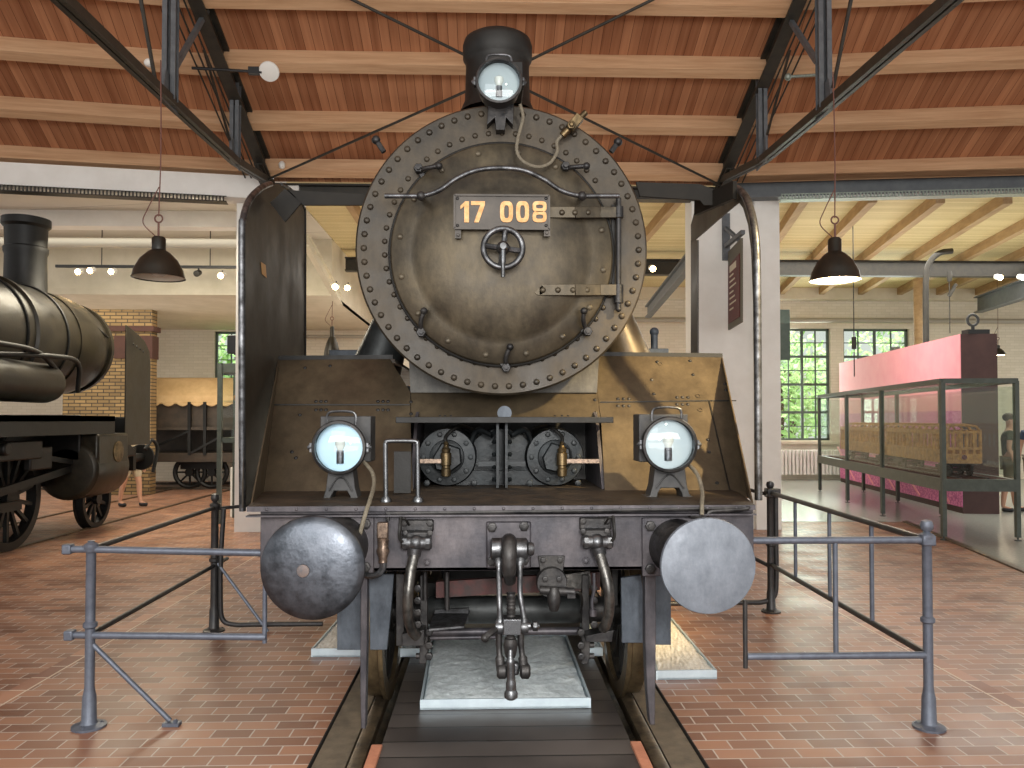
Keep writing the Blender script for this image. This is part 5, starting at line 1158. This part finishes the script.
# lower cylindrical tank (compressor / feedwater heater) along the side
b = B(); b.lathe([(0, -.05), (.2, -.02), (.27, .06), (.27, 2.6), (.25, 2.7), (.12, 2.78), (0, 2.8)], (-6.15, 8.2, 2.2), (0, 1, 0), 32); lp_(b, 'side_tank', 'old_loco')
b = B(); b.tube([(-6.0, 8.0, 2.62), (-5.95, 9.4, 2.62), (-5.95, 10.3, 2.58), (-6.0, 10.9, 2.35)], .035, 10); b.tube([(-6.1, 9.6, 2.5), (-5.9, 10.6, 2.55), (-5.9, 11.2, 2.5), (-6.0, 11.4, 2.1)], .035, 10); lp_(b, 'side_pipe', 'old_loco_dark')
b = B(); b.tube([(-6.55, 11.0, 3.32), (-6.4, 12.2, 3.28), (-6.3, 12.9, 3.05)], .02, 8)
for y_ in (11.0, 12.0, 12.8): b.bar((-6.55, y_, 3.3 - (y_ - 11) * .1), (-6.75, y_, 3.3), .02)
lp_(b, 'boiler_handrail', 'old_loco_dark')
b = B(); b.bb((-8.3, 6.5, 1.68), (-5.75, 12.0, 1.76)); b.bb((-5.8, 6.5, 1.5), (-5.75, 12.0, 1.76)); lp_(b, 'running_board', 'old_loco_dark')
b = B(); b.prism([(-5.95, 11.4, 1.78), (-5.95, 12.7, 1.45), (-5.95, 13.2, 1.2), (-5.95, 13.2, 1.1), (-5.95, 11.4, 1.1)], (-2.2, 0, 0)); lp_(b, 'front_apron', 'old_loco_dark', None, .03)
b = B(); b.lathe([(.30, 0), (.42, .02), (.44, .06), (.44, 1.0), (.42, 1.06), (.3, 1.08)], (-6.15, 11.4, .98), (0, 1, 0), 36); b.bb((-6.4, 11.45, .95), (-5.72, 12.4, 1.5)); cy_ = lp_(b, 'cylinder', 'old_loco', None, .04)
b = B(); b.lathe([(.16, 0), (.16, .012), (.12, .02), (0, .02)], (-5.72, 12.05, 1.22), (1, 0, 0), 28); lp_(b, 'oval_builder_plate', 'brass', cy_)
b = B(); b.bb((-6.55, 6.5, .75), (-6.45, 12.6, 1.65)); b.bb((-7.75, 6.5, .75), (-7.65, 12.6, 1.65)); b.bb((-7.7, 12.55, .9), (-6.5, 12.6, 1.6)); lp_(b, 'frame', 'old_loco_dark')
b = B(); b.bb((-8.1, 13.3, .85), (-6.05, 13.4, 1.25)); lp_(b, 'buffer_beam', 'old_loco_dark')
for s in (-1, 1):
    b = B(); b.cyl((X0 + s * .87, 13.4, 1.05), (X0 + s * .87, 13.9, 1.05), .09, .07); b.lathe([(.22, 0), (.23, .02), (.2, .05), (0, .06)], (X0 + s * .87, 13.88, 1.05), (0, 1, 0), 28); lp_(b, 'buffer', 'old_loco_dark')
for s, xx in ((1, -5.80), (-1, -8.4)):
    b = B(); b.prism([(xx, 12.45, 1.3), (xx, 12.45, 3.2), (xx, 12.7, 3.14), (xx, 13.1, 3.02), (xx, 13.3, 2.85), (xx, 13.35, 2.6), (xx, 13.35, 1.3)], (-.02, 0, 0)); df = lp_(b, 'smoke_deflector', 'old_loco', None, .004)
    b = B()
    for k in range(4): b.rivet((xx, 12.7 + k * .12, 2.92 - k * .03), .02, (1, 0, 0))
    b.build('deflector_bolts', 'old_loco_dark', df)['kind'] = 'stuff'
def owheel(y_, r, n):
    for x in (-6.35, -7.85):
        c = V((x, y_, r)); b = B(); b.lathe([(r * .84, -.06), (r, -.06), (r, .05), (r + .025, .06), (r + .025, .08), (r * .84, .08)], c, (-1, 0, 0), 44, loop=True); w_ = lp_(b, 'wheel', 'old_loco_dark')
        b = B(); b.lathe([(r * .2, -.09), (r * .2, .08)], c, (-1, 0, 0), 20)
        for k in range(n): a_ = 2 * PI * k / n; b.bar(c, c + V((0, math.sin(a_), math.cos(a_))) * r * .86, .05, .05, up=(1, 0, 0))
        b.build('wheel_centre', 'old_loco_dark', w_)
for y_, r, n in ((7.3, .68, 14), (9.0, .68, 14), (10.35, .68, 14), (12.6, .45, 10)): owheel(y_, r, n)
b = B(); b.bar((-6.18, 7.3, .6), (-6.18, 10.35, .6), .06, .12); b.bar((-6.1, 9.0, .72), (-6.1, 11.4, 1.0), .06, .1); b.bar((-6.08, 9.9, 1.3), (-6.08, 11.4, 1.1), .05, .07); b.tube([(-6.05, 9.5, .8), (-6.03, 9.6, 1.3), (-6.05, 9.9, 1.6)], .04, 8); lp_(b, 'coupling_rod', 'old_loco_dark')
b = B(); b.box((-5.95, 9.85, 1.32), (.12, 1.0, .24)); b.box((-5.98, 10.4, 1.2), (.1, .5, .3)); b.lathe([(.08, 0), (.08, .1)], (-5.92, 9.5, 1.35), (1, 0, 0), 14); lp_(b, 'valve_gear', 'old_loco_dark', None, .02)
b = B(); b.box((-6.0, 8.2, 1.0), (.12, .5, .5)); lp_(b, 'brake_box', 'old_loco_dark', None, .02)
b = B(); b.tube([(-5.9, 13.4, 1.2), (-5.85, 13.55, 1.35), (-5.8, 13.65, 1.2), (-5.85, 13.6, .8)], .03, 8); lp_(b, 'brake_hose', 'old_loco_dark')
b = B(); b.bb((-6.15, 12.72, 1.35), (-5.83, 12.95, 1.75)); lp_(b, 'front_box', 'old_loco_dark', None, .03)
for x, nm in ((-6.35, 'right'), (-7.85, 'left')):
    b = B(); b.bb((x - .035, 3, 0), (x + .035, 21, .02)); tag(b.build('track_rail', 'rail_top'), '%s running rail under the older black locomotive at the left' % nm, 'rail')
# ================================================================ people
def person(loc, face, H, shirt, trousers, lab, shorts=True, step=.1):
    t = thing('person', loc, lab, 'person'); k = H / 1.75
    M = Matrix.Translation(loc) @ Matrix.Rotation(face, 4, 'Z') @ Matrix.Scale(k, 4)
    def skin(name, nodes, edges, m, par=t, sub=2):
        me = bpy.data.meshes.new(name); names = list(nodes); bm = bmesh.new(); ly = bm.verts.layers.skin.verify(); vs = {}
        for i, nme in enumerate(names):
            p, r = nodes[nme]; v_ = bm.verts.new((M @ V(p)) - V(t.location)); v_[ly].radius = (r * k, r * k); v_[ly].use_root = i == 0; vs[nme] = v_
        for a_, c_ in edges: bm.edges.new((vs[a_], vs[c_]))
        bm.to_mesh(me); bm.free(); me.materials.append(MATS[m]); o = bpy.data.objects.new(name, me); col.objects.link(o); o.parent = par
        mo = o.modifiers.new('skin', 'SKIN'); mo.use_smooth_shade = True
        s_ = o.modifiers.new('sub', 'SUBSURF'); s_.levels = sub; s_.render_levels = sub
        return o
    n = {'pelvis': ((0, 0, .93), .13), 'waist': ((0, .0, 1.08), .115), 'chest': ((0, 0, 1.28), .135), 'collar': ((0, .01, 1.41), .09), 'neck': ((0, 0, 1.49), .052), 'skull': ((0, -.015, 1.60), .082), 'crown': ((0, -.005, 1.69), .07)}
    e = [('pelvis', 'waist'), ('waist', 'chest'), ('chest', 'collar'), ('collar', 'neck'), ('neck', 'skull'), ('skull', 'crown')]
    for s, S_ in ((-1, 'l'), (1, 'r')):
        n[S_ + 'sh'] = ((s * .17, 0, 1.40), .055); n[S_ + 'el'] = ((s * .23, .03, 1.12), .04); n[S_ + 'wr'] = ((s * .25, -.06, .88), .027); n[S_ + 'pa'] = ((s * .255, -.08, .81), .032)
        e += [('collar', S_ + 'sh'), (S_ + 'sh', S_ + 'el'), (S_ + 'el', S_ + 'wr'), (S_ + 'wr', S_ + 'pa')]
        for i, (dy, ln) in enumerate(((-.030, .075), (-.010, .09), (.010, .085), (.028, .065))):
            n[S_ + 'f%d' % i] = ((s * .257, -.085 + dy, .775), .010); n[S_ + 'g%d' % i] = ((s * .252, -.09 + dy * 1.1, .775 - ln * .6), .009); n[S_ + 'h%d' % i] = ((s * .24, -.095 + dy * 1.1, .775 - ln), .007)
            e += [(S_ + 'pa', S_ + 'f%d' % i), (S_ + 'f%d' % i, S_ + 'g%d' % i), (S_ + 'g%d' % i, S_ + 'h%d' % i)]
        n[S_ + 't1'] = ((s * .24, -.118, .80), .011); n[S_ + 't2'] = ((s * .235, -.135, .765), .009); e += [(S_ + 'pa', S_ + 't1'), (S_ + 't1', S_ + 't2')]
        sy = step * s
        n[S_ + 'hi'] = ((s * .095, 0, .88), .095); n[S_ + 'kn'] = ((s * .105, -sy * .6 - .01, .48), .055); n[S_ + 'ca'] = ((s * .105, -sy * .8 + .02, .33), .052); n[S_ + 'an'] = ((s * .105, -sy + .02, .09), .036); n[S_ + 'to'] = ((s * .12, -sy - .12, .045), .035)
        e += [('pelvis', S_ + 'hi'), (S_ + 'hi', S_ + 'kn'), (S_ + 'kn', S_ + 'ca'), (S_ + 'ca', S_ + 'an'), (S_ + 'an', S_ + 'to')]
    body = skin('body', n, e, 'skin')
    g = lambda keys, f=1.0, add=.014: {q: (n[q][0], n[q][1] * f + add) for q in keys}
    sh = g(['pelvis', 'waist', 'chest', 'collar', 'lsh', 'rsh']); sh['le'] = ((-.205, .015, 1.25), .062); sh['re'] = ((.205, .015, 1.25), .062)
    skin('shirt', sh, [('pelvis', 'waist'), ('waist', 'chest'), ('chest', 'collar'), ('collar', 'lsh'), ('collar', 'rsh'), ('lsh', 'le'), ('rsh', 're')], shirt)
    tr = {'pelvis': ((0, 0, .95), .148), 'lhi': (n['lhi'][0], .108), 'rhi': (n['rhi'][0], .108)}
    ee = [('pelvis', 'lhi'), ('pelvis', 'rhi')]
    for S_, s in (('l', -1), ('r', 1)):
        a_ = V(n[S_ + 'hi'][0]); c_ = V(n[S_ + 'kn'][0]); tr[S_ + 'm'] = (tuple(a_.lerp(c_, .8)), .085); ee.append((S_ + 'hi', S_ + 'm'))
        if not shorts: tr[S_ + 'k'] = (n[S_ + 'kn'][0], .078); tr[S_ + 'a'] = (n[S_ + 'an'][0], .065); ee += [(S_ + 'm', S_ + 'k'), (S_ + 'k', S_ + 'a')]
    skin('shorts' if shorts else 'trousers', tr, ee, trousers)
    for S_ in 'lr':
        skin('shoe', {'heel': ((n[S_ + 'an'][0][0], n[S_ + 'an'][0][1] + .03, .05), .048), 'toe': ((n[S_ + 'to'][0][0], n[S_ + 'to'][0][1] - .03, .04), .042)}, [('heel', 'toe')], 'shoe')
    def mb(c, r, sc, m, nm):
        b = B(); b.sph((0, 0, 0), 1, sc, 16); bb_ = B(); Mr = M.to_3x3()
        bb_.join(b, lambda q: (M @ V(c)) + Mr @ (q * r)); b.bm.free(); return bb_.build(nm, m, t)
    mb((0, .012, 1.675), .094, (.95, 1.05, .86), 'hair', 'hair')
    mb((0, -.112, 1.595), .017, (.8, 1.1, 1.4), 'skin', 'nose'); mb((0, -.098, 1.553), .02, (1.3, .5, .35), 'red_iron', 'mouth')
    for s in (-1, 1):
        mb((s * .033, -.098, 1.625), .011, (1.3, .7, .8), 'white_plastic', 'eye'); mb((s * .088, 0, 1.61), .022, (.5, .8, 1.3), 'skin', 'ear')
    return t
person((P(1009, 400, 14.2).x, 14.2, 0), R(60), 1.83, 'cloth_green', 'cloth_khaki', 'person in dark green shirt and shorts standing behind the glass case at the far right')
person((P(1034, 400, 14.9).x, 14.9, 0), R(-40), 1.82, 'cloth_blue', 'cloth_khaki', 'person in dark blue shirt, half cut by the right picture edge')
person((P(131, 500, 15.6).x, 15.6, 0), R(70), 1.68, 'cloth_beige', 'cloth_beige', 'person in beige shorts, legs visible behind the older black locomotive', step=.16)
# ================================================================ light
w = bpy.data.worlds.new('world'); bpy.context.scene.world = w; w.use_nodes = True
bg = w.node_tree.nodes['Background']; bg.inputs[0].default_value = (1.0, .985, .96, 1); bg.inputs[1].default_value = .88
def area(loc, aim, sx, sy, e, c=(1, 1, 1)):
    l = bpy.data.lights.new('area_light', 'AREA'); l.shape = 'RECTANGLE'; l.size = sx; l.size_y = sy; l.energy = e; l.color = c
    o = bpy.data.objects.new('area_light', l); col.objects.link(o); o.location = V(loc); o.rotation_euler = (V(aim) - V(loc)).to_track_quat('-Z', 'Y').to_euler(); return o
def spotl(loc, aim, e, ang, c, r=.1, blend=.6):
    l = bpy.data.lights.new('spot_light', 'SPOT'); l.energy = e; l.spot_size = R(ang); l.color = c; l.shadow_soft_size = r; l.spot_blend = blend
    o = bpy.data.objects.new('spot_light', l); col.objects.link(o); o.location = V(loc); o.rotation_euler = (V(aim) - V(loc)).to_track_quat('-Z', 'Y').to_euler(); return o
spotl((3.8, 1.8, 5.0), (1.45, 5.2, 1.95), 4600, 26, (1, .76, .40), .1, .9)
spotl((1.6, -1.0, 5.5), (0, 5.0, 2.0), 260, 60, (1, .94, .84), .15)
area((-2.5, -3, 4.5), (0, 6, 1.5), 4, 3, 130, (.95, .98, 1))
area((0, -2, 3.2), (0, 8, 8), 9, 2, 420, (1, .97, .93))  # unseen fill aimed upward to brighten the roof boards
spotl((.3, -1.2, 2.3), (0, 5.3, .1), 620, 34, (1, .98, .95), .25, .6)  # unseen spot added to light the sand trays and underframe
# daylight through the annex windows, then added fill lamps
area((9.7, 21.7, 2.8), (4, 12, 1.5), 4.2, 3, 220, (.95, 1, .92))
area((9, 15, 5.2), (9, 15, 0), 6, 4, 380, (1, .97, .9)); area((-9, 17, 1.0), (-9, 17.5, 5), 6, 2.5, 60, (1, .95, .85)); area((-9, 17, 4.1), (-9, 17.5, 0), 6, 2.5, 130, (1, .92, .78)); area((-7, 14.2, 5.0), (-7, 15.5, 3.5), 6, .8, 25, (1, .95, .85))  # unseen fill lamps added to brighten the right and left annexes
area((0, 18, 4.9), (0, 18, 0), 4, 5, 160, (1, .95, .86)); area((0, 16, .6), (0, 15, 5.4), 5, 5, 160, (1, .94, .78)); area((-5.2, 12.3, 4.6), (-4.8, 13, 0), 2, 2, 240, (1, .9, .7))  # unseen fill lamps added for the middle annex and left floor
area((12, 24.5, 9), (12, 29, 2), 12, 3, 2600, (1, .98, .86)); area((-8, 24.5, 9), (-8, 29, 2), 6, 3, 1200, (1, .98, .86))  # lamps above the trees standing in for sun on the foliage
area((6.5, 15, 3.2), (9, 17, 1), 1.5, 1.5, 35, (1, .95, .95))  # small unseen lamp added to lighten the pink wall
area((8, 15.5, 3.4), (8, 15.5, 5.4), 6, 5, 90, (1, .96, .8))  # unseen uplight added to brighten the annex ceiling
area((0, -4, 1.0), (0, 5, .6), 7, 1.6, 110, (.98, .99, 1))  # low unseen fill added in front of the locomotive
sc = bpy.context.scene
sc.view_settings.view_transform = 'Standard'; sc.view_settings.look = 'None'; sc.view_settings.exposure = 0.0; sc.view_settings.gamma = 1; sc.view_settings.use_curve_mapping = False
